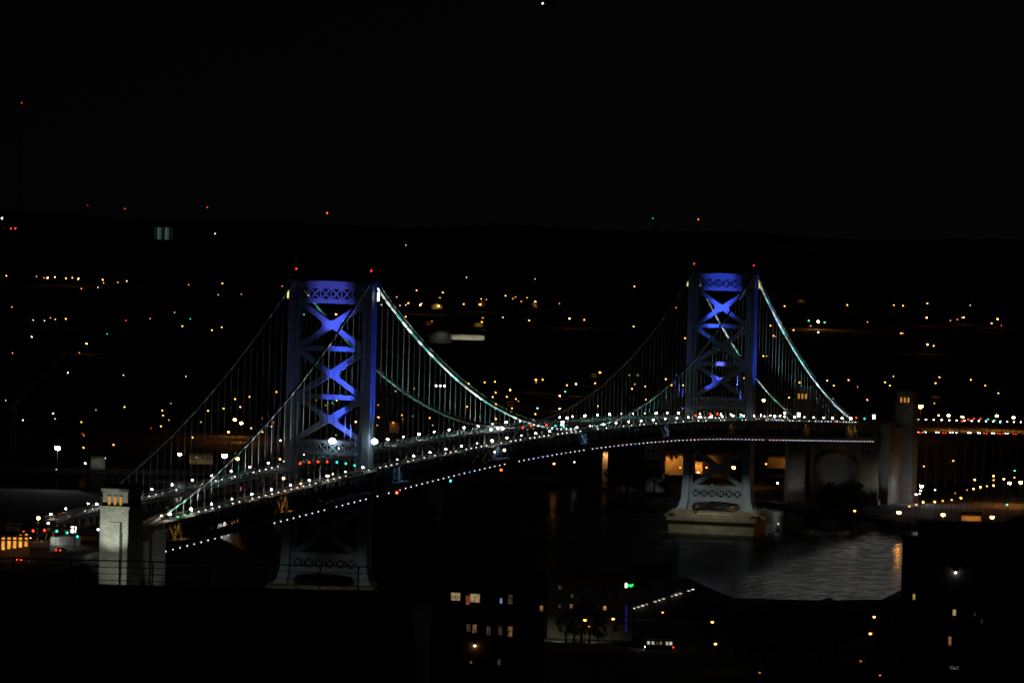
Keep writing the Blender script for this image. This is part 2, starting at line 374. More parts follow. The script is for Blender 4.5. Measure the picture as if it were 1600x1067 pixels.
LEG_PROFILE = [(9.6, 7.6, 8.6, 14.3), (11.2, 5.8, 7.6, 13.7), (14.5, 4.7, 6.8, 13.2), (22, 4.2, 6.4, 13.05), (46, 4.0, 6.0, 13.0), (111.5, 3.8, 5.6, 12.95)]   # z, width across, depth along, centre offset
def build_tower(x, label):
    t = bpy.data.objects.new('tower', None); COL.objects.link(t); t.parent = bridge; t.location = (x, 0, 0); t['label'] = label
    for s in (-1, 1):
        leg = MB()
        for (z0, w0, d0, c0), (z1, w1, d1, c1) in zip(LEG_PROFILE[:-1], LEG_PROFILE[1:]):
            # outer column pair (front and rear) and a recessed web between
            for sx in (-1, 1):
                leg.frustum(sx*d0*0.33, s*(c0+0.16*w0), z0, z1, d0*0.34, w0*0.68, d1*0.34, w1*0.68, ox=sx*(d1-d0)*0.33, oy=s*((c1+0.16*w1)-(c0+0.16*w0)))
            leg.frustum(0, s*(c0+0.1*w0), z0, z1, d0*0.5, w0*0.5, d1*0.5, w1*0.5, oy=s*((c1+0.1*w1)-(c0+0.1*w0)))
            leg.frustum(0, s*(c0-0.34*w0), z0, z1, d0*0.62, w0*0.32, d1*0.62, w1*0.32, oy=s*((c1-0.34*w1)-(c0-0.34*w0)))
        leg.build('leg', STEEL, t)
        cap = MB().box(0, s*13.2, 112.0, 6.6, 4.6, 1.1).frustum(0, s*13.3, 112.55, 114.3, 5.2, 3.2, 2.6, 1.8)
        c = cap.build('saddle', STEEL, t)
        for sx in (-1, 1):
            MB().tube([(sx*2.6, s*15.0, 112.5), (sx*2.6, s*15.0, 114.2)], 0.12, 6).ball((sx*2.6, s*15.0, 114.6), 0.55).build('finial', STEEL, c)
        bc = MB().tube([(0, s*13.3, 114.2), (0, s*13.3, 116.0)], 0.08, 6).build('beacon', DARKMETAL, t)
        MB().ball((0, s*13.3, 116.2), 0.24).build('lamp_lens', emit('beacon_red', (1, 0.02, 0.005), 9), bc)
    # top portal strut: curved chords with a lattice of X panels between them
    for nm, zlo, zhi, cl, ch, zb, zt, npan in (('portal_strut', 104.6, 112.0, 0.3, 0.45, 106.4, 109.8, 6), ('portal_strut', 53.4, 58.6, 0.5, 0.2, 54.9, 57.6, 6), ('portal_strut', 12.6, 20.6, 1.1, 0.0, 15.6, 18.6, 6)):
        st = MB(); hy = 11.3
        for x0 in (-2.3, 1.8):
            curved_band(st, zlo, zb, cl, 0.0, hy, x0, x0+0.5); curved_band(st, zt, zhi, 0.0, ch, hy, x0, x0+0.5)
        curved_band(st, zhi-0.3, zhi, ch, ch, hy, -1.8, 1.8); curved_band(st, zlo, zlo+0.3, cl, cl, hy, -1.8, 1.8)
        so = st.build(nm, STEEL, t)
        wpan = 2*hy/npan
        for k in range(npan):
            y0, y1 = -hy+k*wpan, -hy+(k+1)*wpan
            for x0 in (-2.06, 2.06):
                lat = MB()
                lat.bar((x0, y0+0.2, zb-0.15), (x0, y1-0.2, zt+0.15), 0.42, 0.5); lat.bar((x0+0.02, y1-0.2, zb-0.15), (x0+0.02, y0+0.2, zt+0.15), 0.40, 0.5)
                lat.box(x0, y0, (zb+zt)/2, 0.38, 0.42, zt-zb+0.1)
                lat.build('lattice_panel', STEEL, so)
        if zlo < 20:
            for s in (-1, 1): MB().prism([(s*11.4, zlo+0.2), (s*11.4, zlo-2.0), (s*9.6, zlo+0.4)], -2.2, 2.2).build('bracket', STEEL, so)
    for zc, hz in ((97.6, 7.4), (81.2, 7.4), (65.9, 6.7), (28.0, 8.0)):
        x_brace(MB(), zc, hz, 11.2, 1.75 if zc > 50 else 2.0, 3.0).build('cross_brace', STEEL, t)
    for zc in (89.4, 73.1):
        curved_band(MB(), zc-0.95, zc+0.55, 0.35, 0.55, 11.3, -1.75, 1.75).build('strut', STEEL, t)
    # stone pier
    p = MB()
    p.box(0, 0, 2.3, 21, 38.0, 6.2)
    pier = p.build('pier', GRANITE_Y, t)
    MB().box(0, 0, 6.3, 22.4, 39.6, 1.7).build('cornice', GRANITE_Y, pier)
    MB().box(0, 0, 7.65, 18.6, 34, 1.0).build('plinth', GRANITE_Y, pier)
    for s in (-1, 1):
        q = MB(); q.box(0, s*14.3, 8.6, 13.0, 11.5, 1.0).box(0, s*14.3, 9.5, 11.0, 9.4, 0.8)
        for k in range(3): q.box(0, s*(20.4+k*0.9)-0.0, 7.9-0.45*k, 9.5, 1.0, 0.8)
        q.build('leg_footing', GRANITE_Y, pier)
    MB().box(0, 0, 8.65, 5.0, 17.0, 1.2).build('low_wall', GRANITE_Y, pier)
    return t
tw = build_tower(0.0, 'near tower, blue lit on its right half')
te = build_tower(SPAN, 'far tower standing on a stone pier in the water')

# cables
def cable_pts(y):
    xs = [-SIDE-30+k*(SIDE+30)/44 for k in range(45)] + [SPAN*k/96 for k in range(1, 97)] + [SPAN+k*(SIDE+30)/44 for k in range(1, 45)]
    return [(x, y, cable_z(x)) for x in xs]
for s in (-1, 1):
    c = MB().tube(cable_pts(s*CY), 0.42, 12).build('main_cable', CABLE, bridge, smooth=True)
    for dy in (-0.45, 0.45):
        MB().tube([(x, y+dy, z+1.25) for x, y, z in cable_pts(s*CY)], 0.045, 5).build('hand_rope', ROPE, c)
    bands = MB()
    k = -int(SIDE//PAN)
    while k*PAN < SPAN+SIDE:
        x = k*PAN; k += 1
        if min(abs(x), abs(x-SPAN)) < 3: continue
        dx = 0.55; bands.tube([(x-dx, s*CY, cable_z(x-dx)), (x+dx, s*CY, cable_z(x+dx))], 0.50, 10)
    tag(bands.build('cable_band', CABLE, c), kind='stuff')

panel_x = [k*PAN for k in range(-33, 86+34) if min(abs(k*PAN), abs(k*PAN-SPAN)) > 4]
# suspenders: a pair of ropes at every panel point, a pale sleeve round the foot of every third
rope_me = MB().tube([(-0.14, 0, 0), (-0.14, 0, 1)], 0.05, 6).tube([(0.14, 0, 0), (0.14, 0, 1)], 0.05, 6).mesh('suspender', ROPE, fix=False)
sleeve_me = MB().tube([(0, 0, 0), (0, 0, 2.3)], 0.22, 8).mesh('sleeve', PAINTW)
for s in (-1, 1):
    for x in panel_x:
        z0, z1 = walk(x)-0.6, cable_z(x)-0.3
        if z1-z0 < 0.8: continue
        o = link('suspender', rope_me, bridge, (x, s*CY, z0)); o.scale = (1, 1, z1-z0)
        if round(x/PAN) % 3 == 1 and z1-z0 > 4:
            link('sleeve', sleeve_me, bridge, (x, s*(CY+0.0), walk(x)-0.1))

# stiffening trusses, deck, walkways
def along(mb, x0, x1, y, zf, w, h, step=PAN*2):
    n = max(1, int(round((x1-x0)/step)))
    xs = [x0+(x1-x0)*k/n for k in range(n+1)]
    for a, c in zip(xs[:-1], xs[1:]): mb.bar((a, y, zf(a)), (c, y, zf(c)), w, h)
    return mb
XA, XB = -216.0, SPAN+216.0
for s in (-1, 1):
    tr = bpy.data.objects.new('stiffening_truss', None); COL.objects.link(tr); tr.parent = bridge
    along(MB(), XA, XB, s*13.0, lambda x: walk(x)-0.55, 0.7, 0.8).build('top_chord', STEEL_D, tr)
    along(MB(), XA, XB, s*13.0, lambda x: bot(x)+0.6, 0.7, 0.9).build('bottom_chord', STEEL_D, tr)
    k0, k1 = int(XA//PAN)+1, int(XB//PAN)
    for k in range(k0, k1):
        xa, xb = k*PAN, (k+1)*PAN
        w = MB()
        w.bar((xa, s*13.0, bot(xa)+1.0), (xa, s*13.0, walk(xa)-0.9), 0.42, 0.5, up=(1, 0, 0))
        pa, pb = ((xa, s*13.0, bot(xa)+1.0), (xb, s*13.0, walk(xb)-0.95)) if k % 2 == 0 else ((xa, s*13.0, walk(xa)-0.95), (xb, s*13.0, bot(xb)+1.0))
        w.bar(pa, pb, 0.40, 0.75)
        w.build('web_panel', STEEL_D, tr)
    wk = along(MB(), XA, XB, s*16.0, walk, 4.0, 0.28).build('walkway', mat('walkway_concrete', (0.46, 0.45, 0.42), 0.85, 0, 0.25, 0.6, 0.1), bridge)
    for yy in (14.25, 17.9):
        rl = MB()
        along(rl, XA, XB, s*yy, lambda x: walk(x)+1.22, 0.10, 0.12); along(rl, XA, XB, s*yy, lambda x: walk(x)+0.68, 0.06, 0.07)
        x = XA
        while x < XB:
            rl.box(x, s*yy, walk(x)+0.66, 0.08, 0.08, 1.05); x += PAN/2
        rl.build('railing', POLE, wk)
    bal = MB()                                                           # close-set palings, a mesh screen
    x = XA
    while x < XB:
        bal.bar((x, s*17.86, walk(x)+0.14), (x, s*17.86, walk(x)+1.2), 0.05, 0.05); x += 0.62
    tag(bal.build('paling', POLE, wk), kind='stuff')
    fs = along(MB(), XA, XB, s*19.3, lambda x: bot(x)+0.95, 0.35, 1.5).build('track_girder', STEEL_D, bridge)
    tb = along(MB(), XA, XB, s*16.5, lambda x: bot(x)+1.2, 5.4, 0.3).build('track_bed', STEEL_D, bridge)
    for yy in (15.7, 17.2): along(MB(), XA, XB, s*yy, lambda x: bot(x)+1.44, 0.09, 0.17).build('rail', DARKMETAL, tb)
    bk = MB()
    for x in [q*PAN for q in range(k0, k1)]:
        bk.bar((x, s*13.3, bot(x)+0.55), (x, s*19.2, bot(x)+0.62), 0.3, 0.5); bk.bar((x, s*13.3, walk(x)-0.5), (x, s*17.8, walk(x)-0.24), 0.25, 0.3)
        bk.bar((x, s*19.15, bot(x)+1.7), (x, s*17.7, walk(x)-0.35), 0.16, 0.22)
    tag(bk.build('bracket_row', STEEL_D, bridge), kind='stuff')
rd = along(MB(), XA, XB, 0, road, 24.6, 0.5).build('road_deck', ASPHALT, bridge)
fb = MB()
for k in range(int(XA//PAN)+1, int(XB//PAN)): fb.box(k*PAN, 0, road(k*PAN)-1.2, 0.5, 25.2, 1.9)
tag(fb.build('floor_beam', STEEL_D, bridge), kind='stuff')
for y in (-7.0, -3.5, -0.2, 3.5, 7.0): along(MB(), XA, XB, y, lambda x: road(x)+0.257, 0.14, 0.006).build('lane_marking', PAINTW, bridge)
med = along(MB(), XA, XB, 0.35, lambda x: road(x)+0.65, 0.5, 0.8).build('median_barrier', CONCRETE, bridge)

# necklace of small lamps under the near edge (a few are dark)
neck_me = MB().ball((0, 0, 0), 0.13, 1.15, 8, 5).mesh('edge_light', emit('necklace_white', (0.93, 0.91, 1.0), 3.8), True)
neck_b = MB().ball((0, 0, 0), 0.13, 1.15, 8, 5).mesh('edge_light_blue', emit('necklace_blue', (0.15, 0.45, 1.0), 4), True)
neck_p = MB().ball((0, 0, 0), 0.13, 1.15, 8, 5).mesh('edge_light_pink', emit('necklace_pink', (0.95, 0.6, 0.95), 3), True)
dead = set(range(-24, -18)) | {-9, -2, 0, 2, 24, 25-0, 41, 87}
for k in range(-34, 86+36):
    x = k*PAN
    if k in dead: continue
    u, _ = pix((x, -19.5, bot(x)))
    me = neck_b if k in (16, 30, 52) else neck_p if k % 11 == 3 else neck_me
    link('edge_light', me, bridge, (x, -19.55, bot(x)))

# uplights along both walkways, aimed at the main cable above
up_body = MB().box(0, 0, 0.14, 0.5, 0.4, 0.28).mesh('uplight', DARKMETAL)
def lens_mesh(name, m, r): return MB().ball((0, 0, 0.42), r, 0.7, 8, 4).mesh(name, m, True)
up_lens = {'w': lens_mesh('uplight_lens', emit('uplight_white', (1.0, 0.97, 0.86), 5.0), 0.25),
           't': lens_mesh('uplight_lens', emit('uplight_teal', (0.06, 0.75, 0.5), 0.9), 0.24),
           'b': lens_mesh('uplight_lens', emit('uplight_blue', (0.25, 0.45, 1.0), 4.0), 0.26),
           'g': lens_mesh('uplight_lens', emit('uplight_green', (0.1, 0.9, 0.25), 5.0), 0.34)}
UPC = {'w': (0.86, 1.0, 0.98), 't': (0.22, 0.9, 0.74), 'b': (0.35, 0.55, 1.0), 'g': (0.15, 0.9, 0.4)}
rr = random.Random(11)
for s in (-1, 1):
    for x in panel_x:
        h = cable_z(x)-walk(x)
        if h < 1.2 or x < -200 or x > SPAN+196: continue
        near, main = s < 0, 0 < x < SPAN
        if near and main and x < SPAN/2: ck, gain = rr.choices('wt', (4, 1))[0], 1.8 if x < 130 else 1.2
        elif near and main: ck, gain = rr.choices('wt', (1, 1.1))[0], 0.6
        elif near and x < 0: ck, gain = rr.choices('wt', (5, 1))[0], 2.3 if h < 45 else 1.5
        elif near: ck, gain = rr.choices('wtb', (3, 1, 1.2))[0], 1.5
        elif main and x < SPAN/2: ck, gain = rr.choices('wt', (0.5, 2))[0], 0.34
        elif main: ck, gain = rr.choices('wt', (1, 1.2))[0], 0.4
        elif x < 0: ck, gain = rr.choices('wt', (1.3, 1))[0], 0.5
        else: ck, gain = rr.choices('wtg', (3, 1, 0.6))[0], 1.0
        if near and x < -178: ck = 'g'
        gain *= rr.choice((0.35, 0.7, 1.0, 1.5))
        p = Vector((x+0.25, s*(CY+2.6), walk(x)+0.15)); q = Vector((x, s*CY, cable_z(x)))
        d = (q-p).length
        f = link('uplight', up_body, bridge, p)
        link('lamp_lens', up_lens['t' if (not near and ck != 'g' and main) else ck], f)
        dd = max(d, 5.0)
        spot('beam', f, p+Vector((0, 0, 0.75)), q, 74*gain*dd*dd, UPC[ck], max(5.0, min(46.0, math.degrees(2*math.atan(3.1/dd)))), 0.9, 0.15)

# blue floodlighting of the towers: fixtures on the walkways and on the struts
flood_me = MB().box(0, 0, 0.4, 0.7, 1.2, 0.8).mesh('floodlight', DARKMETAL)
BLUE = (0.08, 0.13, 1.0); VIOLET = (0.17, 0.165, 1.0); GLOOM = (0.34, 0.38, 1.0)
def flood(x, y, z, target, power, color, size, blend=0.8):
    f = link('floodlight', flood_me, bridge, (x, y, z))
    spot('beam', f, Vector((x, y, z+1.0)), target, power, color, size, blend, 0.4)
def tower_floods(x0, specs):
    for (dx, y, dz, ty, tz, power, color, size) in specs:
        x = x0+dx
        flood(x, y, walk(x)+dz, (x0, ty, tz), power, color, size)
K = 1.0e4
tower_floods(0.0, [
    (-34, -16.5, 0.1, 0.0, 108.3, 20*K, VIOLET, 15), (-34, 16.5, 0.1, 0.0, 108.3, 10*K, VIOLET, 14),
    (-26, -16.5, 0.1, -2.6, 97.2, 52*K, BLUE, 12), (-20, -16.5, 0.1, -3.4, 81.0, 32*K, BLUE, 16), (-17, -16.4, 0.1, -1.0, 73.0, 14*K, BLUE, 14), (-14, -16.4, 0.1, -2.4, 67.4, 8*K, BLUE, 22),
    (-30, 16.5, 0.1, 13.0, 90, 0.42*K, GLOOM, 38), (-30, -16.5, 0.1, -12.0, 90, 0.36*K, GLOOM, 34)])  # GLOOM pair: added wide fill, standing in for ambient city glow on the legs
tower_floods(SPAN, [
    (-34, -16.5, 0.1, 0.0, 108.3, 25*K, BLUE, 16), (-34, 16.5, 0.1, 0.0, 108.3, 10*K, BLUE, 14),
    (-26, 16.5, 0.1, 1.0, 97.0, 50*K, BLUE, 12), (-24, -16.5, 0.1, 0.5, 97.6, 10*K, BLUE, 12), (-17, 16.4, 0.1, 6.0, 88.5, 8*K, BLUE, 12), (-16, 2.0, -3.6, 0.0, 73.0, 40*K, VIOLET, 11), (-15, 16.4, 0.1, 2.5, 66.5, 7*K, BLUE, 14),
    (-30, 16.5, 0.1, 13.0, 86, 0.36*K, GLOOM, 38), (-30, -16.5, 0.1, -12.0, 84, 0.28*K, GLOOM, 32)])  # GLOOM pair again: added fill for the ambient tone of the legs
for x0 in (0.0, SPAN):                                                    # vertical wash up the outer side of the near legs
    flood(x0-1.8, -18.6, walk(x0)+0.2, (x0-1.0, -14.6, 84), 12*K, BLUE, 15)
    flood(x0+1.8, -18.6, walk(x0)+0.2, (x0+1.4, -14.6, 84), 9*K, BLUE, 15)
    # white floods on the pier aimed up the legs below the deck
    for y, ty, pw, cl in ((19, 13.5, 1.0, (0.75, 0.95, 1.0)), (-19, -13.5, 0.9, (1.0, 0.97, 0.85))):
        f = link('floodlight', flood_me, bridge, (x0-10.6, y*0.95, 7.2))
        spot('beam', f, Vector((x0-10.6, y*0.95, 8.3)), (x0-1, ty, 19), pw*(380 if x0 else 150), cl, 75, 0.9, 0.4)
    for y in (-12, 12):
        f = link('floodlight', flood_me, bridge, (x0-25, y, bot(x0-25)+0.2))
        spot('beam', f, Vector((x0-25, y, bot(x0-25)-0.4)), (x0-9, y*0.7, 6), (15000 if x0 else 2200), (1.0, 0.93, 0.72), 62, 0.9, 0.4)
# navigation lights beneath the span
for u, v, nm, c in ((620, 769.5, 'red', (1, 0.08, 0.01)), (783, 734, 'red', (1, 0.08, 0.01)), (704, 751, 'teal', (0.05, 0.8, 0.75))):
    p = at_y(u, v, -19.4)
    f = MB().tube([(0, 0, 0.2), (0, 0, 1.6)], 0.12, 6).build('navigation_light', DARKMETAL, bridge); f.location = p
    MB().ball((0, 0, 0), 0.42).build('lamp_lens', emit('navigation_'+nm, c, 8 if nm == 'red' else 3), f)
# tall lamps that wash the tower tops
for s, cl, st, u, v in ((1, (1, 0.85, 0.25), 1.2, 453, 458), (-1, (1.0, 0.95, 0.75), 4.0, 589, 461)):
    f = MB().box(0.4, s*16.0, 107.6, 0.5, 0.9, 3.4).build('light_panel', DARKMETAL, tw)
    MB().box(0.1, s*16.05, 107.6, 0.2, 0.65, 2.9).build('panel_lens', emit('panel_'+str(s), cl, st), f)
    f = MB().box(0.4, s*16.0, 107.6, 0.5, 0.9, 3.0).build('light_panel', DARKMETAL, te)
    MB().box(0.1, s*16.05, 107.6, 0.2, 0.5, 2.5).build('panel_lens', emit('panel_far', (1, 0.85, 0.3), 0.9), f)
# lamps behind the web of the trusses, over the tracks
TRACK = [(-186, (1, 0.45, 0.08), 1.4), (-86, (1, 0.4, 0.06), 1.3), (35, (0.45, 0.75, 1.0), 0.7), (154, (0.4, 0.7, 1.0), 1.1), (270, (0.4, 0.7, 1.0), 1.3), (394, (0.5, 0.75, 1.0), 1.1), (502, (1, 0.35, 0.06), 0.5), (640, (1, 0.35, 0.06), 0.7), (728, (1, 0.4, 0.06), 1.2), (738, (1, 0.45, 0.08), 1.2)]
for x, c, g in TRACK:
    f = MB().box(0, 0, 0.2, 1.2, 0.4, 0.25).build('track_lamp', DARKMETAL, bridge); f.location = (x, -17.0, walk(x)-0.55)
    d = bpy.data.lights.new('beam', 'SPOT'); d.energy = 650*g; d.color = c; d.spot_size = math.radians(110); d.spot_blend = 0.6; d.shadow_soft_size = 0.2
    o = bpy.data.objects.new('beam', d); COL.objects.link(o); o.parent = f; o.location = (0, -0.0, -0.1); o.rotation_euler = Vector((0, 1.0, -0.95)).to_track_quat('-Z', 'Y').to_euler()
for u, v in ((773, 706), (788, 703)):
    p = at_y(u, v, -18.6)
    f = MB().box(0, 0, 0.5, 0.8, 0.4, 0.3).build('track_lamp', DARKMETAL, bridge); f.location = p
    MB().ball((0, 0, 0), 0.34 if u < 780 else 0.5).build('lamp_lens', emit('track_warm', (1, 0.85, 0.5), 6), f)

# ------------------------------------------------------------------ anchorages
WARMWIN = emit('lit_window_amber', (1.0, 0.42, 0.06), 0.55)
def anchorage(dr, label):
    """dr -1: west bank, +1: east bank; built in distance from its tower, outwards"""
    X = (lambda q: -q) if dr < 0 else (lambda q: SPAN+q)
    g = GW if dr < 0 else GE
    a = thing('bridge_anchorage', label, 'anchorage', (X(245), 0, 0))
    def bx(mb, q0, q1, y0, y1, z0, z1): return mb.box((X(q0)+X(q1))/2-a.location.x, (y0+y1)/2, (z0+z1)/2, abs(q1-q0), abs(y1-y0), z1-z0)
    zt = road(X(240))-1.0
    m = MB(); bx(m, 224, 258.5, -21, 21, g-1, zt-2.0); m.build('block', GRANITE, a)
    m = MB(); bx(m, 222.5, 259.5, -20.7, 20.7, zt-1.997, zt-0.3); m.build('cornice', GRANITE, a)
    for s in (-1, 1):
        # river face: two broad buttresses and a corner pier on each side of a recessed arch panel
        m = MB(); bx(m, 219.5, 224.5, s*13.5, s*21.5, g-1, zt-8); bx(m, 218.6, 224.5, s*12.8, s*22.2, g-1, g+2.2); m.build('buttress', GRANITE, a)
        m = MB(); bx(m, 226.5, 238, s*21.003, s*25.2, g-1, road(X(228))+3.2); m.build('corner_pier', GRANITE, a)
        m = MB(); bx(m, 225.9, 238.6, s*20.9, s*25.8, road(X(228))+3.203, road(X(228))+4.3); m.build('corner_cap', GRANITE, a)
        m = MB(); bx(m, 238.003, 258, s*21.003, s*24.2, g-1, road(X(240))+1.6); m.build('side_wall', GRANITE, a)
        # pylon with three tall slit windows on each face along the road
        m = MB(); bx(m, 258, 270, s*20.8, s*29.5, g-1, 49.6)
        py = m.build('pylon', GRANITE, a)
        m = MB(); bx(m, 258.5, 269.5, s*21.3, s*29.0, 49.603, 54.2); m.build('lantern', GRANITE, py)
        m = MB(); bx(m, 257.6, 270.4, s*20.4, s*29.9, 49.2, 49.9); bx(m, 258.0, 270.0, s*20.8, s*29.5, 54.203, 54.9); bx(m, 258.8, 269.2, s*21.6, s*28.7, 54.903, 55.9); m.build('cornice', GRANITE, py)
        m = MB(); bx(m, 257.0, 271.0, s*19.8, s*30.5, g-1, g+4.0); m.build('plinth', GRANITE, py)
        for q in (258.5, 269.5):
            for k in (-1, 0, 1):
                y = s*25.15+k*1.75
                w = MB(); w.box(X(q)-a.location.x, y, 51.4, 0.16, 0.78, 2.3)
                w.build('window', WARMWIN, py)
                w = MB()
                for dy in (-0.5, 0.5): w.box(X(q)-a.location.x, y+dy, 51.4, 0.5, 0.18, 2.7)
                w.box(X(q)-a.location.x, y, 52.7, 0.5, 0.86, 0.2)
                w.build('window_surround', GRANITE, py)
    arch = [(-11, g-1)] + [(-11*math.cos(t), zt-17+7*math.sin(t)) for t in [math.pi*k/14 for k in range(15)]] + [(11, g-1)]
    arch = [(y, z) for y, z in arch]
    m = MB(); x0 = X(223.0)-a.location.x; x1 = X(224.6)-a.location.x
    frame_out = [(-13.4, g-1), (-13.4, zt-6), (13.4, zt-6), (13.4, g-1)]
    # arch surround: voussoir band standing proud of the panel
    n = len(arch)
    for (ya, za), (yb, zb) in zip(arch[:-1], arch[1:]):
        dy, dz = yb-ya, zb-za; L = math.hypot(dy, dz)
        m.bar((x0, ya, za), (x0, yb, zb), 1.2, 1.5)
    m.build('arch_surround', GRANITE, a)
    return a, X, zt
aw, XW, ztw = anchorage(-1, 'floodlit granite anchorage with slit-window pylon at the near end of the bridge')
ae, XE, zte = anchorage(1, 'dim granite anchorage with arched panel at the far end of the bridge')
def ground_flood(p, target, power, color, size, parent, blend=0.8):
    f = link('floodlight', flood_me, parent, Vector(p)-parent.location)
    spot('beam', f, Vector(p)+Vector((0, 0, 1.0)), target, power, color, size, blend, 0.5).location = (0, 0, 1.0)
# near pylon: strong cool flood on its west face
ground_flood((-284, -25.5, 33), (-270, -25.2, 45.5), 17000, (0.92, 1.0, 0.84), 62, aw)
ground_flood((-290, -29.0, 20), (-270, -26.0, 35), 7500, (0.92, 1.0, 0.84), 52, aw)
ground_flood((-240, -46, 8), (-232, -25.2, 36), 3600, (0.95, 1.0, 0.85), 46, aw)
ground_flood((-266, -48, 14), (-262, -29.5, 36), 450, (0.95, 1.0, 0.85), 60, aw)  # extra dim fill, added to lift the dark south face of the pylon
# far anchorage: weak washes up its river face
for y, c, pw in ((17.5, (1.0, 0.97, 0.8), 900), (0.0, (0.8, 0.92, 1.0), 800), (-17.0, (1.0, 0.98, 0.75), 1000), (-25.5, (0.75, 1.0, 0.92), 1900)):
    ground_flood((SPAN+207, y, GE), (SPAN+221, y, 15), pw, c, 50, ae)
ground_flood((SPAN+248, -40, GE), (SPAN+268, -29.5, 14), 1500, (1.0, 1.0, 0.85), 40, ae)
for s in (-1, 1): ground_flood((SPAN+238, s*23.0, 37.5), (SPAN+258, s*25.2, 47), 550 if s < 0 else 350, (0.95, 1.0, 0.9), 40, ae)

# ------------------------------------------------------------------ approach viaducts
def viaduct(x0, x1, label):
    v = thing('approach_viaduct', label, 'viaduct', ((x0+x1)/2, 0, 0)); ox = v.location.x
    def al(mb, y, zf, w, h):
        n = max(2, int(abs(x1-x0)/25)); xs = [x0+(x1-x0)*k/n for k in range(n+1)]
        for p, q in zip(xs[:-1], xs[1:]): mb.bar((p-ox, y, zf(p)), (q-ox, y, zf(q)), w, h)
        return mb
    al(MB(), 0, road, 37, 0.5).build('road_deck', ASPHALT, v)
    al(MB(), 0, lambda x: road(x)-1.4, 33, 2.2).build('girder', STEEL_D, v)
    for s in (-1, 1):
        al(MB(), s*18.6, lambda x: road(x)-0.15, 0.45, 1.2).build('parapet', CONCRETE, v)
    al(MB(), 0.35, lambda x: road(x)+0.33, 0.5, 0.16).build('median_kerb', CONCRETE, v)
    for y in (-10.5, -7.0, -3.5, 3.5, 7.0, 10.5): al(MB(), y, lambda x: road(x)+0.257, 0.14, 0.006).build('lane_marking', PAINTW, v)
    x = x0+(12 if x1 > x0 else -12); st = 24 if x1 > x0 else -24
    while abs(x-x0) < abs(x1-x0)-8:
        h = road(x)-2.5; g = GE if x > 0 else GW
        if h-g > 2:
            b = MB()
            for y in (-13, 0, 13): b.box(x-ox, y, (h-1.2+g)/2, 1.3, 1.6, h-1.2-g)
            b.box(x-ox, 0, h-0.6, 1.6, 30, 1.2)
            b.build('bent', CONCRETE, v)
        x += st
    return v
viaduct(-259.6, -620, 'road viaduct climbing from the lower left to the near anchorage')
viaduct(SPAN+259.6, SPAN+760, 'road viaduct leaving the far anchorage toward the right edge')

# ------------------------------------------------------------------ lamps along the bridge
LW = emit('led_white', (1.0, 0.97, 0.90), 60, True)
LW_D = emit('led_white_dim', (1.0, 0.97, 0.92), 60, True)
wl_pole = MB().tube([(0, 0, 0), (0, 0, 0.55), (0, 0, 1.9)], [0.13, 0.09, 0.06], 6).mesh('pole', POLE)
wl_head = MB().box(0, 0, 2.36, 0.55, 0.42, 0.1).box(0, 0, 2.14, 0.06, 0.06, 0.4).box(0, 0, 1.93, 0.3, 0.3, 0.08).mesh('lamp_head', POLE)
wl_lens = MB().ball((0, 0, 2.13), 0.27, 0.75, 8, 5).mesh('lamp_lens', LW, True)
wl_lens_big = MB().ball((0, 0, 2.13), 0.40, 0.75, 8, 5).mesh('lamp_lens_bright', emit('led_white_bright', (1.0, 0.98, 0.93), 90, True), True)
wl_lens_low = MB().ball((0, 0, 2.13), 0.21, 0.75, 8, 5).mesh('lamp_lens_faint', emit('led_white_faint', (1.0, 0.95, 0.85), 16, True), True)
lrg = random.Random(5)
wl_lens2 = MB().ball((0, 0, 2.13), 0.25, 0.75, 8, 5).mesh('lamp_lens_small', LW_D, True)
LAMPS = []
def walkway_lamp(x, s, small=False):
    t = thing('walkway_lamp', 'x', 'street lamp', (x, s*17.2, walk(x)+0.14), 0, 'white lamps along the bridge walkways')
    link('pole', wl_pole, t); h = link('lamp_head', wl_head, t); link('lamp_lens', wl_lens2 if small else lrg.choice((wl_lens, wl_lens, wl_lens_big, wl_lens_low)), h)
    LAMPS.append((t, x, s))
xs_s = [21.9+18.66*k for k in range(-13, 38)]
for x in xs_s:
    if -214 < x < SPAN+214 and min(abs(x), abs(x-SPAN)) > 5 and not (222 < x < 230): walkway_lamp(x, -1)
for x in [117.7+18.66*k for k in range(-17, 33)]:
    if -206 < x < SPAN+205 and min(abs(x), abs(x-SPAN)) > 5: walkway_lamp(x, 1, small=not (100 < x < 500))
for s in (-1, 1):
    for nm, lo, hi in (('side span nearest the floodlit pylon', -400, 0), ('main span', 0, SPAN), ('side span beyond the far tower', SPAN, 2000)):
        sel = sorted([q for q in LAMPS if q[2] == s and lo < q[1] < hi], key=lambda q: q[1])
        for k, q in enumerate(sel):
            q[0]['label'] = f"white lamp on the {'near' if s < 0 else 'far'} walkway, {ordinal(k+1)} from the left along the {nm}"
        for k, q in enumerate(sel):
            if len(q[0]['label'].split()) > 16: q[0]['label'] = f"white {'near' if s < 0 else 'far'}-walkway lamp, {ordinal(k+1)} from the left, {nm.replace('nearest','by')}"
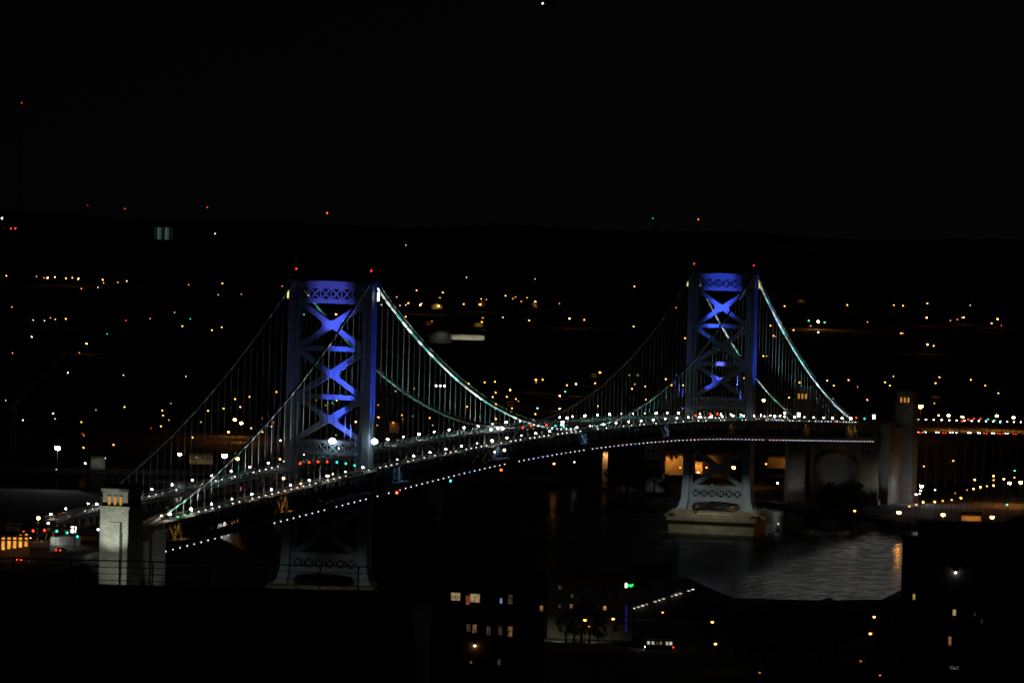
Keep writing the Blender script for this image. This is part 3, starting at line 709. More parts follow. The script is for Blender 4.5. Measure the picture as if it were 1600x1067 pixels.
# tall lamps over the approaches
tall_pole = MB().tube([(0, 0, 0), (0, 0, 6.2)], [0.14, 0.08], 6).tube([(0, 0, 6.1), (0, 0.7, 6.5), (0, 1.5, 6.6)], 0.05, 5).mesh('pole', POLE)
tall_head = MB().box(0, 1.7, 6.62, 0.4, 0.9, 0.12).mesh('lamp_head', POLE)
tall_lens = MB().ball((0, 1.7, 6.45), 0.33, 0.5, 8, 4).mesh('lamp_lens', emit('led_road', (0.86, 0.9, 1.0), 20, True), True)
AP = []
x = SPAN+292
while x < SPAN+700:
    t = thing('road_lamp', 'x', 'street lamp', (x, -18.2, road(x)), 0, 'white lamps along the far viaduct')
    t.scale = (1, 1, 1.17); link('pole', tall_pole, t); h = link('lamp_head', tall_head, t); link('lamp_lens', tall_lens, h); AP.append(t); x += 18.66
for k, t in enumerate(AP): t['label'] = f"white road lamp on the far viaduct, {ordinal(k+1)} from the far anchorage"
AP2 = []
for u, v, y in ((78, 803, 17.5), (74, 817, 17.0), (150, 787, 17.5), (155, 827, -17.0), (42.5, 857, 5.0), (82, 847.5, 17.5), (0, 867, 17)):
    p = at_y(u, v, y); s = 1 if y > 0 else -1; h = p.z-road(p.x)
    t = thing('road_lamp', 'x', 'street lamp', (p.x, y, road(p.x)), 0, 'white lamps over the near approach road')
    MB().tube([(0, 0, 0), (0, 0, h)], [0.14, 0.08], 6).build('pole', POLE, t)
    hd = MB().box(0, -s*0.3, h+0.2, 0.4, 1.0, 0.14).build('lamp_head', POLE, t)
    MB().ball((0, -s*0.3, h), 0.34, 0.7, 8, 4).build('lamp_lens', emit('led_approach', (0.88, 0.88, 1.0), 30, True), hd); AP2.append((u, t))
for k, (u, t) in enumerate(sorted(AP2, key=lambda q: q[0])): t['label'] = f"white road lamp over the near approach, {ordinal(k+1)} from the left edge"
for u, v, lab in ((59, 809, 'bright orange lamp on a tall pole behind the approach signals'), (45, 840, 'orange lamp at the corner of the amber arcade')):
    p = at_y(u, v, 21.5)
    t = thing('sodium_lamp', lab, 'street lamp', (p.x, p.y, GW), 0)
    MB().tube([(0, 0, 0), (0, 0, p.z-GW)], [0.2, 0.09], 6).build('pole', POLE, t)
    hd = MB().box(0, -0.2, p.z-GW+0.3, 0.5, 0.9, 0.14).build('lamp_head', POLE, t)
    MB().ball((0, -0.2, p.z-GW), 0.5, 0.8).build('lamp_lens', emit('approach_sodium', (1.0, 0.40, 0.08), 120, True), hd)
# strong lamps on the near tower
for u, v, x, lab in ((519, 690, -3.5, 'big white floodlight hanging at the middle of the near tower'), (585, 691, -3.5, 'big white floodlight on the outer leg of the near tower')):
    p = at_x(u, v, x)
    t = thing('floodlight', lab, 'floodlight', p)
    MB().box(0.45, 0, 0.3, 0.5, 1.9, 1.5).bar((0.6, 0, 0.8), (2.4, 0.0 if u < 560 else 1.6, 0.9), 0.2, 0.2).build('housing', DARKMETAL, t)
    MB().ball((0.05, 0, 0.3), 1.05, 0.85, 14, 9).build('lamp_lens', emit('flood_lens', (0.8, 0.97, 1.0), 24, True), t)

# a few sodium lamps stand among the white ones on the near walkway
for k, (u, v, lab) in enumerate(((252, 806, 'first'), (300, 797.5, 'second'), (443, 747.5, 'third'), (470, 756, 'fourth'), (520, 741, 'fifth'))):
    p = at_y(u, v, -16.9); h = max(1.2, p.z-walk(p.x))
    t = thing('sodium_lamp', f'orange lamp on the near walkway of the near side span, {lab} from the left', 'street lamp', (p.x, -16.9, walk(p.x)+0.14), 0, 'orange lamps on the near walkway')
    MB().tube([(0, 0, 0), (0, 0, h)], [0.12, 0.07], 6).build('pole', POLE, t)
    hd = MB().box(0, 0, h+0.22, 0.5, 0.4, 0.12).build('lamp_head', POLE, t)
    MB().ball((0, 0, h), 0.36 if k == 2 else 0.16, 0.8).build('lamp_lens', emit('walk_sodium', (1.0, 0.42, 0.10), 70, True), hd)

# ------------------------------------------------------------------ lane signals
def gantry(x, y0, y1, zpx, label, lamps, r=0.31):
    t = thing('signal_gantry', label, 'traffic signal', (x, 0, road(x)))
    zb = road(x)
    zmax = max(z for _, z, _ in lamps)
    b = MB(); b.box(0, (y0+y1)/2, zmax-zb+0.9, 0.35, abs(y1-y0), 0.4); b.box(0, (y0+y1)/2, zmax-zb+1.8, 0.3, abs(y1-y0), 0.25)
    n = 10
    for k in range(n):
        ya, yb = y0+(y1-y0)*k/n, y0+(y1-y0)*(k+1)/n
        b.bar((0, ya, zmax-zb+(0.9 if k % 2 else 1.8)), (0, yb, zmax-zb+(1.8 if k % 2 else 0.9)), 0.12, 0.12)
    b.build('beam', POLE, t)
    for y in (y0, y1): MB().box(0, y, (zmax-zb+1.9)/2, 0.35, 0.35, zmax-zb+1.9).build('post', POLE, t)
    for y, z, c in lamps:
        s = MB().box(0.15, y, z-zb, 0.3, 1.15, 1.15).bar((0.1, y, z-zb), (0.1, y, zmax-zb+0.9), 0.1, 0.1).build('signal', DARKMETAL, t)
        MB().tube([(0.0, y, z-zb), (-0.12, y, z-zb)], r, 12).build('lamp_lens', emit('signal_red', (1.0, 0.03, 0.01), 8) if c == 'r' else emit('signal_teal', (0.02, 0.75, 0.55), 4.5), s)
    return t
def sig(x, pts, label, y0=-11.5, y1=11.5):
    return gantry(x, y0, y1, None, label, [(at_x(u, v, x).y, at_x(u, v, x).z, c) for u, v, c in pts])
sig(-4.5, [(469, 724, 'r'), (483, 722, 'r'), (497, 721, 'r'), (511, 721, 'r'), (526.5, 722, 't'), (540.5, 724, 't'), (554.5, 727, 't')], 'lane signals in the near tower, four red and three green')
sig(260, [(817, 668, 'r'), (830, 665, 'r'), (854, 664, 'r'), (868, 665, 't'), (881, 667, 't')], 'lane signals at the middle of the main span, three red and two green')
sig(SPAN-4.5, [(1087, 649, 'r'), (1110, 646.5, 'r'), (1121, 646.5, 'r'), (1145, 649, 't'), (1157, 651, 't')], 'lane signals inside the far tower, three red and two green')
sig(-266, [(19.5, 835, 'r'), (37, 831, 'r'), (52, 829, 'r'), (69.5, 828, 'r'), (89, 829.5, 't'), (105, 832, 't'), (121, 838, 't')], 'lane signals over the approach left of the floodlit pylon')
sig(790, [(1306, 658, 'r'), (1327, 653, 'r'), (1338, 652.5, 'r'), (1351, 654, 't')], 'lane signals near the far anchorage, red with one green')
sig(1098, [(1503, 658, 'r'), (1513, 655, 'r'), (1522, 654, 'r'), (1532, 654, 'r'), (1544, 655, 't'), (1554, 656.5, 't'), (1563, 660, 't')], 'lane signals over the far viaduct, four red and three green')

# lit message signs
def message_sign(u, v, y, w, h, label, c=(1.0, 0.93, 0.9), st=6):
    p = at_y(u, v, y)
    t = thing('message_sign', label, 'sign', (p.x, y, road(p.x)))
    z = p.z-road(p.x)
    MB().tube([(0.2, 0, 0), (0.2, 0, z)], 0.15, 6).build('post', POLE, t)
    cs = MB().box(0.15, 0, z, 0.3, w+0.3, h+0.3).build('case', DARKMETAL, t)
    MB().box(-0.02, 0, z+h*0.26, 0.06, w, h*0.42).box(-0.02, 0.05, z-h*0.26, 0.06, w*0.9, h*0.42).build('screen', emit('sign_'+label[:12], c, st), cs)
message_sign(115, 827, 0.5, 1.6, 1.9, 'bright white message sign left of the floodlit pylon')
message_sign(879, 661, 0.5, 1.3, 2.0, 'bright white message sign at the middle of the main span')
message_sign(1248, 648, 0.5, 1.7, 2.0, 'pinkish white message sign behind the cables right of the far tower', (1.0, 0.72, 0.6), 5)
message_sign(1366, 651, 0.5, 1.7, 2.2, 'bright white message sign beside the far anchorage')
MAST = []
for u, v, y in ((767, 671, 12.6), (778, 669, 12.6), (785.5, 669.5, 12.6), (886, 653, 13), (1060, 645, 13), (1226, 645, 13)):
    p = at_y(u, v, y)
    t = thing('deck_floodlight', 'x', 'floodlight', (p.x, y, road(p.x)), 0, 'small white floodlights beside the road')
    z = p.z-road(p.x)
    MB().tube([(0, 0, 0), (0, 0, z)], 0.1, 6).build('pole', POLE, t)
    h = MB().box(0.1, 0, z+0.4, 0.4, 0.8, 0.3).build('lamp_head', POLE, t)
    MB().ball((0, 0, z), 0.42, 0.8).build('lamp_lens', emit('led_deck', (0.88, 0.97, 1.0), 30, True), h); MAST.append(t)
for k, t in enumerate(MAST): t['label'] = f'white floodlight behind the far truss, {ordinal(k+1)} from the near tower'

# ------------------------------------------------------------------ cars
def car_meshes():
    body = MB().prism([(-2.2, 0.35), (2.2, 0.35), (2.25, 0.75), (1.5, 0.95), (-2.1, 1.0), (-2.25, 0.7)], -0.88, 0.88, 'y')
    cab = MB(); cab.v = [(-1.9, -0.78, 0.98), (1.0, -0.78, 0.96), (1.0, 0.78, 0.96), (-1.9, 0.78, 0.98), (-1.3, -0.62, 1.45), (0.3, -0.62, 1.45), (0.3, 0.62, 1.45), (-1.3, 0.62, 1.45)]
    cab.f = [(0, 3, 2, 1), (4, 5, 6, 7), (0, 1, 5, 4), (1, 2, 6, 5), (2, 3, 7, 6), (3, 0, 4, 7)]
    wh = MB().tube([(0, -0.1, 0), (0, 0.1, 0)], 0.33, 12)
    return body, cab.mesh('cabin', GLASS), wh.mesh('wheel', mat('tyre', (0.02, 0.02, 0.02), 0.9))
CB, CC, CWH = car_meshes()
CPAINT = [CB.mesh('body', mat('car_'+n_, c, 0.3, 0.3)) for n_, c in (('silver', (0.4, 0.4, 0.42)), ('black', (0.02, 0.02, 0.022)), ('blue', (0.04, 0.07, 0.16)), ('white', (0.7, 0.7, 0.7)))]
HL = MB().ball((0, 0, 0), 0.26, 0.7).mesh('headlight', emit('headlight', (1.0, 0.95, 0.85), 16))
TL = MB().ball((0, 0, 0), 0.24, 0.7).mesh('taillight', emit('taillight', (1.0, 0.03, 0.01), 7))
CARS = []
def car(x, y, east, z=None, paint=0, label='x'):
    t = thing('car', label, 'car', (x, y, (road(x) if z is None else z)+0.26), 0 if east else math.pi, 'cars on the approach roads')
    link('body', CPAINT[paint % 4], t); link('cabin', CC, t)
    for wx in (-1.4, 1.4):
        for wy in (-0.8, 0.8): link('wheel', CWH, t, (wx, wy, 0.33))
    for wy in (-0.62, 0.62):
        link('headlight', HL, t, (2.2, wy, 0.68)); link('taillight', TL, t, (-2.2, wy, 0.75))
    return t
for k, (u, c) in enumerate(((1433.5, 'w'), (1440, 'r'), (1446, 'w'), (1466, 'w'), (1477, 'r'), (1488, 'w'), (1494, 'w'), (1541, 'r'), (1516, 'w'), (1531, 'w'), (1553, 'w'), (1562, 'r'), (1566, 'r'), (1574, 'w'), (1587, 'r'))):
    y = -8.75 if c == 'r' else 5.25
    x = at_y(u, 678, y).x
    CARS.append((u, c, car(x, y, c == 'r', paint=k)))
for c, nm in (('w', 'white headlights facing us'), ('r', 'red tail lights')):
    for k, (u, _, t) in enumerate(sorted([q for q in CARS if q[1] == c], key=lambda q: q[0])):
        t['label'] = f'car with {nm} on the far viaduct, {ordinal(k+1)} from the anchorage'
for u, v, y, east, lab, k in ((34, 884, -8.75, True, 'car with bright red tail lights at the lower left edge', 1), (95, 870, -8.75, True, 'dark car braking just left of the floodlit pylon', 2), (41, 865, 5.25, False, 'car with white headlights coming down the near approach', 3)):
    p = at_y(u, v, y); car(p.x, y, east, paint=k, label=lab)

# ------------------------------------------------------------------ street lamps of the far bank
LCOL = {'o': (1.0, 0.37, 0.065), 'w': (0.95, 0.95, 1.0), 'y': (1.0, 0.75, 0.25), 'g': (0.05, 0.9, 0.3), 't': (0.1, 0.85, 0.7), 'r': (1.0, 0.05, 0.01), 'b': (0.2, 0.35, 1.0)}
LNAME = {'o': 'orange', 'w': 'white', 'y': 'yellow', 'g': 'green', 't': 'teal', 'r': 'red', 'b': 'blue'}
CITY = """10 431 o2;57 432 o1;69 434 o1;74.5 434 o3;86 433 o2;103 435 o2;113 434 o2;122.5 435.5 o3;160.5 437 o2;162 442 o1;198 439 o2;184 441 o1;153 449 w1;127 451 o1;18.5 479.5 o1;79 496.5 o1;86.5 498.5 y1;103 498 o2;52 500 w1;69.5 501 w1;49.5 526 w2;135 536.5 o3;124 551 o1;167.5 521.5 g1;197 500.5 r1;234.5 497.5 o1;19.5 551.5 o1;295 445 o1;347.5 443 o2;341 460.5 o1;377 459.5 o1;273 488 o1;297.5 498 g1;285 509.5 o2;331 515.5 o2;346.5 511 o2;
106 582 w2;9 625.5 w1;36 656 y2;83 645.5 w2;86 654 y1;127 659 o2;150 640 o1;194.5 635.5 o2;129 677 r1;131 680 o1;90 699 w5;130.5 699 o2;133.5 723.5 w3;164.5 715.5 w1;177.5 694.5 o2;236 668.5 r1;253.5 641 o2;255 648.5 o2;251.5 665.5 o2;264 656 o1;267 630 o1;290.5 588 w1;281 709 w4;88 733 w1;193 586 w1;
325 641.5 o2;349.5 638 o2;367.5 623 o2;390 619.5 o2;375.5 635.5 o2;367 655 o4;377 660.5 o4;357 674.5 o3;392.5 668.5 o2;410 674.5 o2;424.5 666 o2;427.5 660 o1;432 612 o2;301 683 o2;314 659 o1;351 711 w5;371.5 716 o4;438.5 687.5 w3;437.5 717 o3;443.5 720.5 w2;298 720 o1;307 714.5 o1;409.5 653 o1;445 684.5 o1;469 647 o2;
488 629.5 o1;494 625 o1;509 633 o1;513.5 617 o1;526 625.5 o2;519 629.5 g1;536.5 640 o2;556 658.5 o3;525 679.5 g1;502 707.5 w2;504.5 713 b1;441 447 o1;514.5 452 o1;525 491 o3;475 491.5 t1;
591 632.5 o1;591.5 651.5 o2;589.5 664 o1;618 611 o1;628 648.5 o2;629.5 654.5 o1;645 649.5 w1;647.5 607 o1;614 660 o2;671.5 652.5 o2;676 664 o1;660 687 o2;623 687 y1;
651 453.5 o2;692 457 o2;620 464 o1;625 477 y1;638 473.5 o2;634 476.5 w1;656.5 476.5 o3;659 474 w1;687.5 465 o1;685.5 478 o3;724.5 475 o2;750 475.5 o3;752 467 y1;760 468 o1;790 462 o2;801.5 466.5 o1;805.5 464 o1;814.5 471 o1;823.5 465 o1;836.5 471 y2;874 474 o1;836 435.5 o1;634 383 w1;729 433.5 w1;754.5 496.5 o1;753 503 o2;786 496 w1;827 500.5 o2;890 497.5 o3;913 499.5 o2;634 494.5 o2;675 502 o1;596 476 w1;
732.5 599 o2;757.5 597 o2;773.5 596 o2;797 609 o3;774.5 613 o2;770 620 o2;792 619.5 o2;837.5 593 o3;837.5 597 o1;848 593 o2;883 611.5 g2;875 618 o3;886 601.5 o2;900 599.5 o3;775 631 o2;806 623 o2;800 637.5 o2;810 626.5 o1;836.5 646.5 o2;840 637.5 t2;874.5 638.5 o3;730 635 o2;775 654 o2;934 634 o2;987.5 607 o2;937.5 581.5 o3;930 598.5 o2;865.5 724 o3;897.5 721.5 w2;
991.5 447.5 o2;1056.5 480.5 o1;990 510 o2;1070.5 528 o2;992 600 o1;1008.5 603.5 o2;1040.5 592 o2;1049.5 601.5 o2;1067.5 601.5 o2;1072 594 w1;
1226 478 o2;1264 501 g2;1278.5 502 o4;1288.5 503.5 t2;1267 509 o1;1240 515.5 o2;1278.5 519 w2;1204 508.5 o2;1208.5 524.5 o2;1212.5 526 o1;1228 526.5 w1;1193 556 o2;1198 556 o1;1163 590.5 o2;1193.5 625 o4;1233 621 o2;1249.5 597.5 o2;1271 594.5 o2;1292.5 594.5 o2;1115 597 o2;1009 624 o2;
1337.5 441 o2;1324 476.5 o2;1396.5 476.5 o2;1411 477.5 o2;1449 474 o2;1448 496 o3;1485 500.5 o1;1496 499 o1;1506 496 o3;1503 496 o1;1516 477 y1;1559 498.5 o3;1549.5 505 o2;1564.5 508.5 r1;1408 520.5 o2;1411 520.5 o1;1449.5 538 o3;1459 540 o2;1355.5 503 o1;1383 597 o2;1390.5 602 o2;1396 588 y1;1326 593.5 o2;1303 602 o2;1340 604 o1;1462 598.5 o2;1468 589 o2;1517 593 o2;1539.5 602 o2;1560 614 o2;1355 624.5 o2;1438.5 634.5 o5;1460 630 o1;1467 648.5 o3;1482.5 648.5 o4;1503.5 650.5 o4;1557.5 649 o4;1584 652 o4;
1443.5 728 o2;1489.5 719.5 o2;1440 759 w4;1438.5 766 w3;1437 771 w2;1431.5 772 w3;1461 765 w2;1523 749 o3;1552.5 743 o3;1552.5 749.5 o2;1552.5 758 o3;1542 759 o2;1532 760.5 o3;1521 763 o3;1511 765 o1;1492.5 770 o1;1501.5 777.5 o3;1487 780.5 o2;1473 782 o2;1460.5 783.5 o3;1442.5 784 o3;1431.5 788 o2;1421 790.5 o2;1335.5 797.5 o3;1404.5 800 o4;1473.5 803.5 o4;1550.5 807 o4;1568.5 748 o3;1577.5 754 o4;1595 753 o4;1585 745.5 o2;1585.5 735 g2;1573.5 788 t2;1215 754 w3;
1048 705.5 r2;1063 730 o2;1104 730 o2;1091 737.5 o3;1146.5 730 o4;1197 724.5 o2;1233 717 o3;1041 620 o1;1253 606 o1"""
REG = [(lambda u, v: u < 455 and v < 560, 'far lights above the near side span'), (lambda u, v: u < 230, 'lights left of the near cables'), (lambda u, v: u < 455, 'lights behind the near side span'),
       (lambda u, v: u < 587, 'lights seen through the near tower'), (lambda u, v: u < 1075 and v < 540, 'far lights above the main span'), (lambda u, v: u < 1075 and v < 700, 'lights behind the main span'),
       (lambda u, v: u < 1190 and v < 700, 'lights framed by the far tower'), (lambda u, v: u < 1240, 'lights under the far deck'), (lambda u, v: v < 560, 'far lights beyond the far tower'),
       (lambda u, v: v < 700, 'lights above the far viaduct'), (lambda u, v: True, 'riverside lights below the far viaduct')]
HEADS = {}
def head_meshes(c, S, r):
    key = (c, S, round(r, 2))
    if key not in HEADS:
        e = emit(f'lamp_{c}_{S}', LCOL[c], S, r*r*S > 6)
        HEADS[key] = (MB().frustum(0, 0, 0.25*r, 0.75*r, 2.0*r, 2.0*r, 1.1*r, 1.1*r).mesh('lamp_head', DARKMETAL), MB().ball((0, 0, -0.1*r), r, 0.75, 8, 4).mesh('lamp_lens', e, True))
    return HEADS[key]
lamp_pole = MB().tube([(0.25, 0, 0), (0.25, 0, 0.98), (0, 0, 1.0)], [0.12, 0.08, 0.05], 6).mesh('pole', DARKMETAL)
LBASE = {1: 2.6, 2: 9.0, 3: 30.0, 4: 140.0, 5: 130.0}
LRAD = {1: 0.30, 2: 0.36, 3: 0.44, 4: 0.88, 5: 1.35}
CL = []
def city_lamp(u, v, c, lv, h=None, g=GE):
    if h is None: h = 9.0 + (u*7 % 3) + (10 if lv == 5 else 0)
    p = at_z(u, v, g+h)
    dist = (p-CAM).length
    if dist > 12000 or p.z > CAM.z:
        p = at_d(u, v, 11000); h = p.z-g; dist = 11000
    k = (dist/2600.0)**2
    S = LBASE[lv]*k
    S = round(2**(round(math.log2(max(S, 1.0))*2)/2), 1)
    r = LRAD[lv]*max(1.0, min(1.9, dist/3500.0))
    S = round(S/(r/LRAD[lv])**2, 1)
    t = thing('street_lamp', 'x', 'street lamp', (p.x, p.y, g), 0, 'street lamps across the river')
    po = link('pole', lamp_pole, t); po.scale = (1 if h < 20 else 2, 1 if h < 20 else 2, h)
    hm, lm_ = head_meshes(c, S, r)
    hd = link('lamp_head', hm, t, (0, 0, h)); link('lamp_lens', lm_, hd)
    CL.append((u, v, c, lv, t)); return t
for e in CITY.replace('\n', '').split(';'):
    if not e.strip(): continue
    u, v, k = e.split()
    city_lamp(float(u), float(v), k[0], int(k[1]))
buckets = {}
for u, v, c, lv, t in CL:
    for fn, nm in REG:
        if fn(u, v): buckets.setdefault((c, nm), []).append((u, v, t)); break
for (c, nm), L in buckets.items():
    L.sort(key=lambda q: (q[0], q[1]))
    for k, (u, v, t) in enumerate(L):
        t['label'] = f'{LNAME[c]} street lamp, {ordinal(k+1)} from the left among the {nm}' if len(L) > 1 else f'single {LNAME[c]} street lamp among the {nm}'

# radio masts with red beacons, far off
MS = []
for u, v, dist, c, st in ((3, 342, 9000, 'w', 30), (17, 358, 8000, 'r', 6), (24, 358, 8000, 'r', 6), (137, 322, 9000, 'r', 0.8), (195, 327, 9000, 'r', 2), (324, 325, 9000, 'r', 2.5), (336, 366, 8000, 'w', 2), (511, 334, 8000, 'r', 10), (1091, 344, 8000, 'r', 8), (34, 162, 9000, 'r', 2), (1020, 342, 9000, 'g', 1.2)):
    p = at_d(u, v, dist); h = p.z-GE; w = 2.0
    t = thing('radio_mast', 'x', 'mast', (p.x, p.y, GE), 0, 'far masts with beacons')
    m = MB()
    for a in range(3):
        t0 = 2*math.pi*a/3; m.bar((w*math.cos(t0), w*math.sin(t0), 0), (0.4*math.cos(t0), 0.4*math.sin(t0), h), 0.25, 0.25)
        t1 = t0+2*math.pi/3
        for k in range(12):
            f0, f1 = k/12, (k+1)/12; r0, r1 = w+(0.4-w)*f0, w+(0.4-w)*f1
            m.bar((r0*math.cos(t0), r0*math.sin(t0), h*f0), (r1*math.cos(t1), r1*math.sin(t1), h*f1), 0.12, 0.12)
    m.build('lattice', DARKMETAL, t)
    MB().ball((0, 0, h+0.8), 0.95, 1.0).build('beacon', emit(f'mast_{c}_{st}', LCOL[c], st), t); MS.append((u, c, t))
for c in 'rwg':
    L = sorted([q for q in MS if q[1] == c], key=lambda q: q[0])
    for k, (u, _, t) in enumerate(L):
        t['label'] = f'far lattice mast with {LNAME[c]} beacon, {ordinal(k+1)} from the left along the horizon' if len(L) > 1 else f'far lattice mast with faint {LNAME[c]} beacon left of the far tower'
# aircraft high in the sky
p = at_d(853, 4, 6000)
t = thing('airplane', 'distant airplane with a bluish white landing light at the top edge', 'airplane', p, YAW+2.0)
m = MB().tube([(-12, 0, 0.6), (-7, 0, 0), (8, 0, 0), (11, 0, -0.2), (12.5, 0, -0.5)], [0.4, 1.6, 1.7, 1.3, 0.2], 10); m.build('fuselage', mat('aircraft_grey', (0.3, 0.3, 0.32), 0.4), t)
m = MB()
for s in (-1, 1): MB().prism([(3, s*1.2), (-1, s*1.2), (-4.5, s*13), (-3, s*13)], -0.3, 0.1, 'z').build('wing', MATS['aircraft_grey'], t)
m = MB().prism([(-8, 1.0), (-11.5, 1.0), (-13, 5.5), (-11.3, 5.5)], -0.2, 0.2, 'y')
for s in (-1, 1): m.prism([(-9.5, s*0.5), (-11.8, s*0.5), (-13, s*4.5), (-12, s*4.5)], 0.7, 0.95, 'z')
m.build('tail', MATS['aircraft_grey'], t)
MB().ball((4.5, 1.0, -1.6), 0.8).build('landing_light', emit('landing', (0.6, 0.8, 1.0), 10), t)

# ------------------------------------------------------------------ buildings
def facing(p):
    d = Vector((p.x-CAM.x, p.y-CAM.y, 0)); return math.atan2(d.y, d.x)
WASH = 0.05
class Bld:
    """a building whose front stands square to the street that faces the viewer; measured from points on its front"""
    def __init__(s, name, label, cat, uc, dist, g, turn=0.0):
        p = at_d(uc, 600, dist); s.p = Vector((p.x, p.y, g)); s.rz = facing(p)+turn; s.dist = dist
        s.t = thing(name, label, cat, s.p, s.rz)
        s.R = Matrix.Rotation(-s.rz, 3, 'Z')
    def loc(s, u, v):                       # where a sight line meets the front plane, in the building's own frame (y across, z up)
        d = s.R @ ray(u, v); o = s.R @ (CAM-s.p); q = o+d*(-o.x/d.x); return q.y, q.z
    def mass(s, u0, u1, vtop, depth, wall, roof='flat', vbot=None, rise=3.0):
        ya, zt = s.loc((u0+u1)/2, vtop); y0 = s.loc(u0, vtop)[0]; y1 = s.loc(u1, vtop)[0]
        s.y0, s.y1, s.zt, s.depth = min(y0, y1), max(y0, y1), zt, depth
        w = s.y1-s.y0; yc = (y0+y1)/2
        s.wall = MB().box(depth/2, yc, zt/2-0.2, depth, w, zt+0.4).build('wall', wall, s.t)
        if roof == 'flat':
            r = MB().box(depth/2, yc, zt+0.15, depth-0.4, w-0.4, 0.25).build('roof', ROOFM, s.t)
            pr = MB()
            for (cx, cy, sx, sy) in ((0.02, yc, 0.34, w+0.3), (depth-0.02, yc, 0.34, w+0.3)): pr.box(cx, cy, zt+0.55, sx, sy, 0.7)
            for cy in (s.y0+0.0, s.y1-0.0): pr.box(depth/2, cy, zt+0.55, depth-0.4, 0.3, 0.68)
            pr.build('parapet', wall, s.t)
            MB().box(depth*0.6, yc+w*0.15, zt+1.2, 2.4, 3.0, 1.9).build('vent_housing', DARKMETAL, r)
        elif roof == 'gable':               # ridge runs away from the viewer
            m = MB().prism([(s.y0-0.5, zt), (yc, zt+rise), (s.y1+0.5, zt), (s.y1+0.5, zt+0.25), (yc, zt+rise+0.3), (s.y0-0.5, zt+0.25)], -0.5, depth+0.5); m.build('roof', ROOFM, s.t)
            MB().prism([(s.y0, zt), (yc, zt+rise), (s.y1, zt)], 0.02, 0.3).build('gable_wall', wall, s.t)
        elif roof == 'ridge':               # ridge runs across
            MB().prism([(-0.5, zt), (depth/2, zt+rise), (depth+0.5, zt), (depth+0.5, zt+0.25), (depth/2, zt+rise+0.3), (-0.5, zt+0.25)], s.y0-0.4, s.y1+0.4, 'y').build('roof', ROOFM, s.t)
        return s
    def window(s, u, v, w, h, e=None, panes=1):
        """w, h in photo pixels; e an emission material for lit rooms, else dark glass"""
        k = s.dist/FPX; y, z = s.loc(u, v); W, H = w*k, h*k
        f = MB()
        for dy in (-1, 1): f.box(-0.05, y+dy*(W/2+0.06), z, 0.14, 0.12, H+0.24)
        for dz in (-1, 1): f.box(-0.05, y, z+dz*(H/2+0.06), 0.14, W, 0.12)
        if panes > 1: f.box(-0.05, y, z, 0.12, 0.1, H)
        if panes > 2: f.box(-0.05, y, z, 0.12, W, 0.1)
        wo = f.build('window', FRAME, s.t)
        MB().box(0.0, y, z, 0.06, W, H).build('pane', e or GLASS, wo)
        MB().box(-0.12, y, z-H/2-0.17, 0.3, W+0.4, 0.1).build('sill', CONCRETE, wo)
    def grid(s, us, vs, w, h, skip=()):
        for u in us:
            for v in vs:
                if (u, v) not in skip: s.window(u, v, w, h)
    def wash(s, u, v, out, power, color, size=110, aim=0.0):
        power *= WASH
        """a bracket lamp, mostly added just to brighten the front"""
        y, z = s.loc(u, v)
        f = MB().box(-out, y, z+0.15, 0.5, 0.8, 0.2).bar((-out, y, z+0.2), (0.2, y, z+0.3), 0.1, 0.1).build('wall_lamp', DARKMETAL, s.t)  # fixture mostly invented to carry the beam that lifts the wall
        d = bpy.data.lights.new('beam', 'SPOT'); d.energy = power; d.color = color; d.spot_size = math.radians(size); d.spot_blend = 0.8; d.shadow_soft_size = 0.2
        o = bpy.data.objects.new('beam', d); COL.objects.link(o); o.parent = f; o.location = (-out, y, z)
        o.rotation_euler = Vector((1.0, aim, -0.9)).to_track_quat('-Z', 'Y').to_euler()

def room(name, c, st, var=0.5, scale=0.9):
    """light from a lit room: uneven, as curtains and furniture break it up"""
    if name in MATS: return MATS[name]
    m = emit(name, c, st); n, l = m.node_tree.nodes, m.node_tree.links
    e = [q for q in n if q.type == 'EMISSION'][0]
    tc = n.new('ShaderNodeTexCoord'); nz = n.new('ShaderNodeTexNoise'); nz.inputs['Scale'].default_value = scale; nz.inputs['Detail'].default_value = 2
    l.new(tc.outputs['Object'], nz.inputs['Vector'])
    rp = n.new('ShaderNodeMapRange'); rp.inputs['From Min'].default_value = 0.35; rp.inputs['From Max'].default_value = 0.65; rp.inputs['To Min'].default_value = st*(1-var); rp.inputs['To Max'].default_value = st*(1+var)
    l.new(nz.outputs[0], rp.inputs[0]); l.new(rp.outputs[0], e.inputs[1])
    return m
R_CREAM = room('room_cream', (1.0, 0.72, 0.36), 0.26); R_WARM = room('room_warm', (1.0, 0.5, 0.18), 0.12, 0.8); R_DIM = room('room_dim', (0.8, 0.62, 0.45), 0.04, 0.8)
R_RED = room('room_red', (1.0, 0.22, 0.08), 0.16); R_BLUE = room('room_blue', (0.2, 0.55, 1.0), 0.5, 0.3); R_WHITE = room('room_white', (1.0, 0.92, 0.8), 0.5, 0.6); R_YEL = room('room_yellow', (1.0, 0.72, 0.1), 0.3, 0.4)
ORANGE = (1.0, 0.42, 0.09)

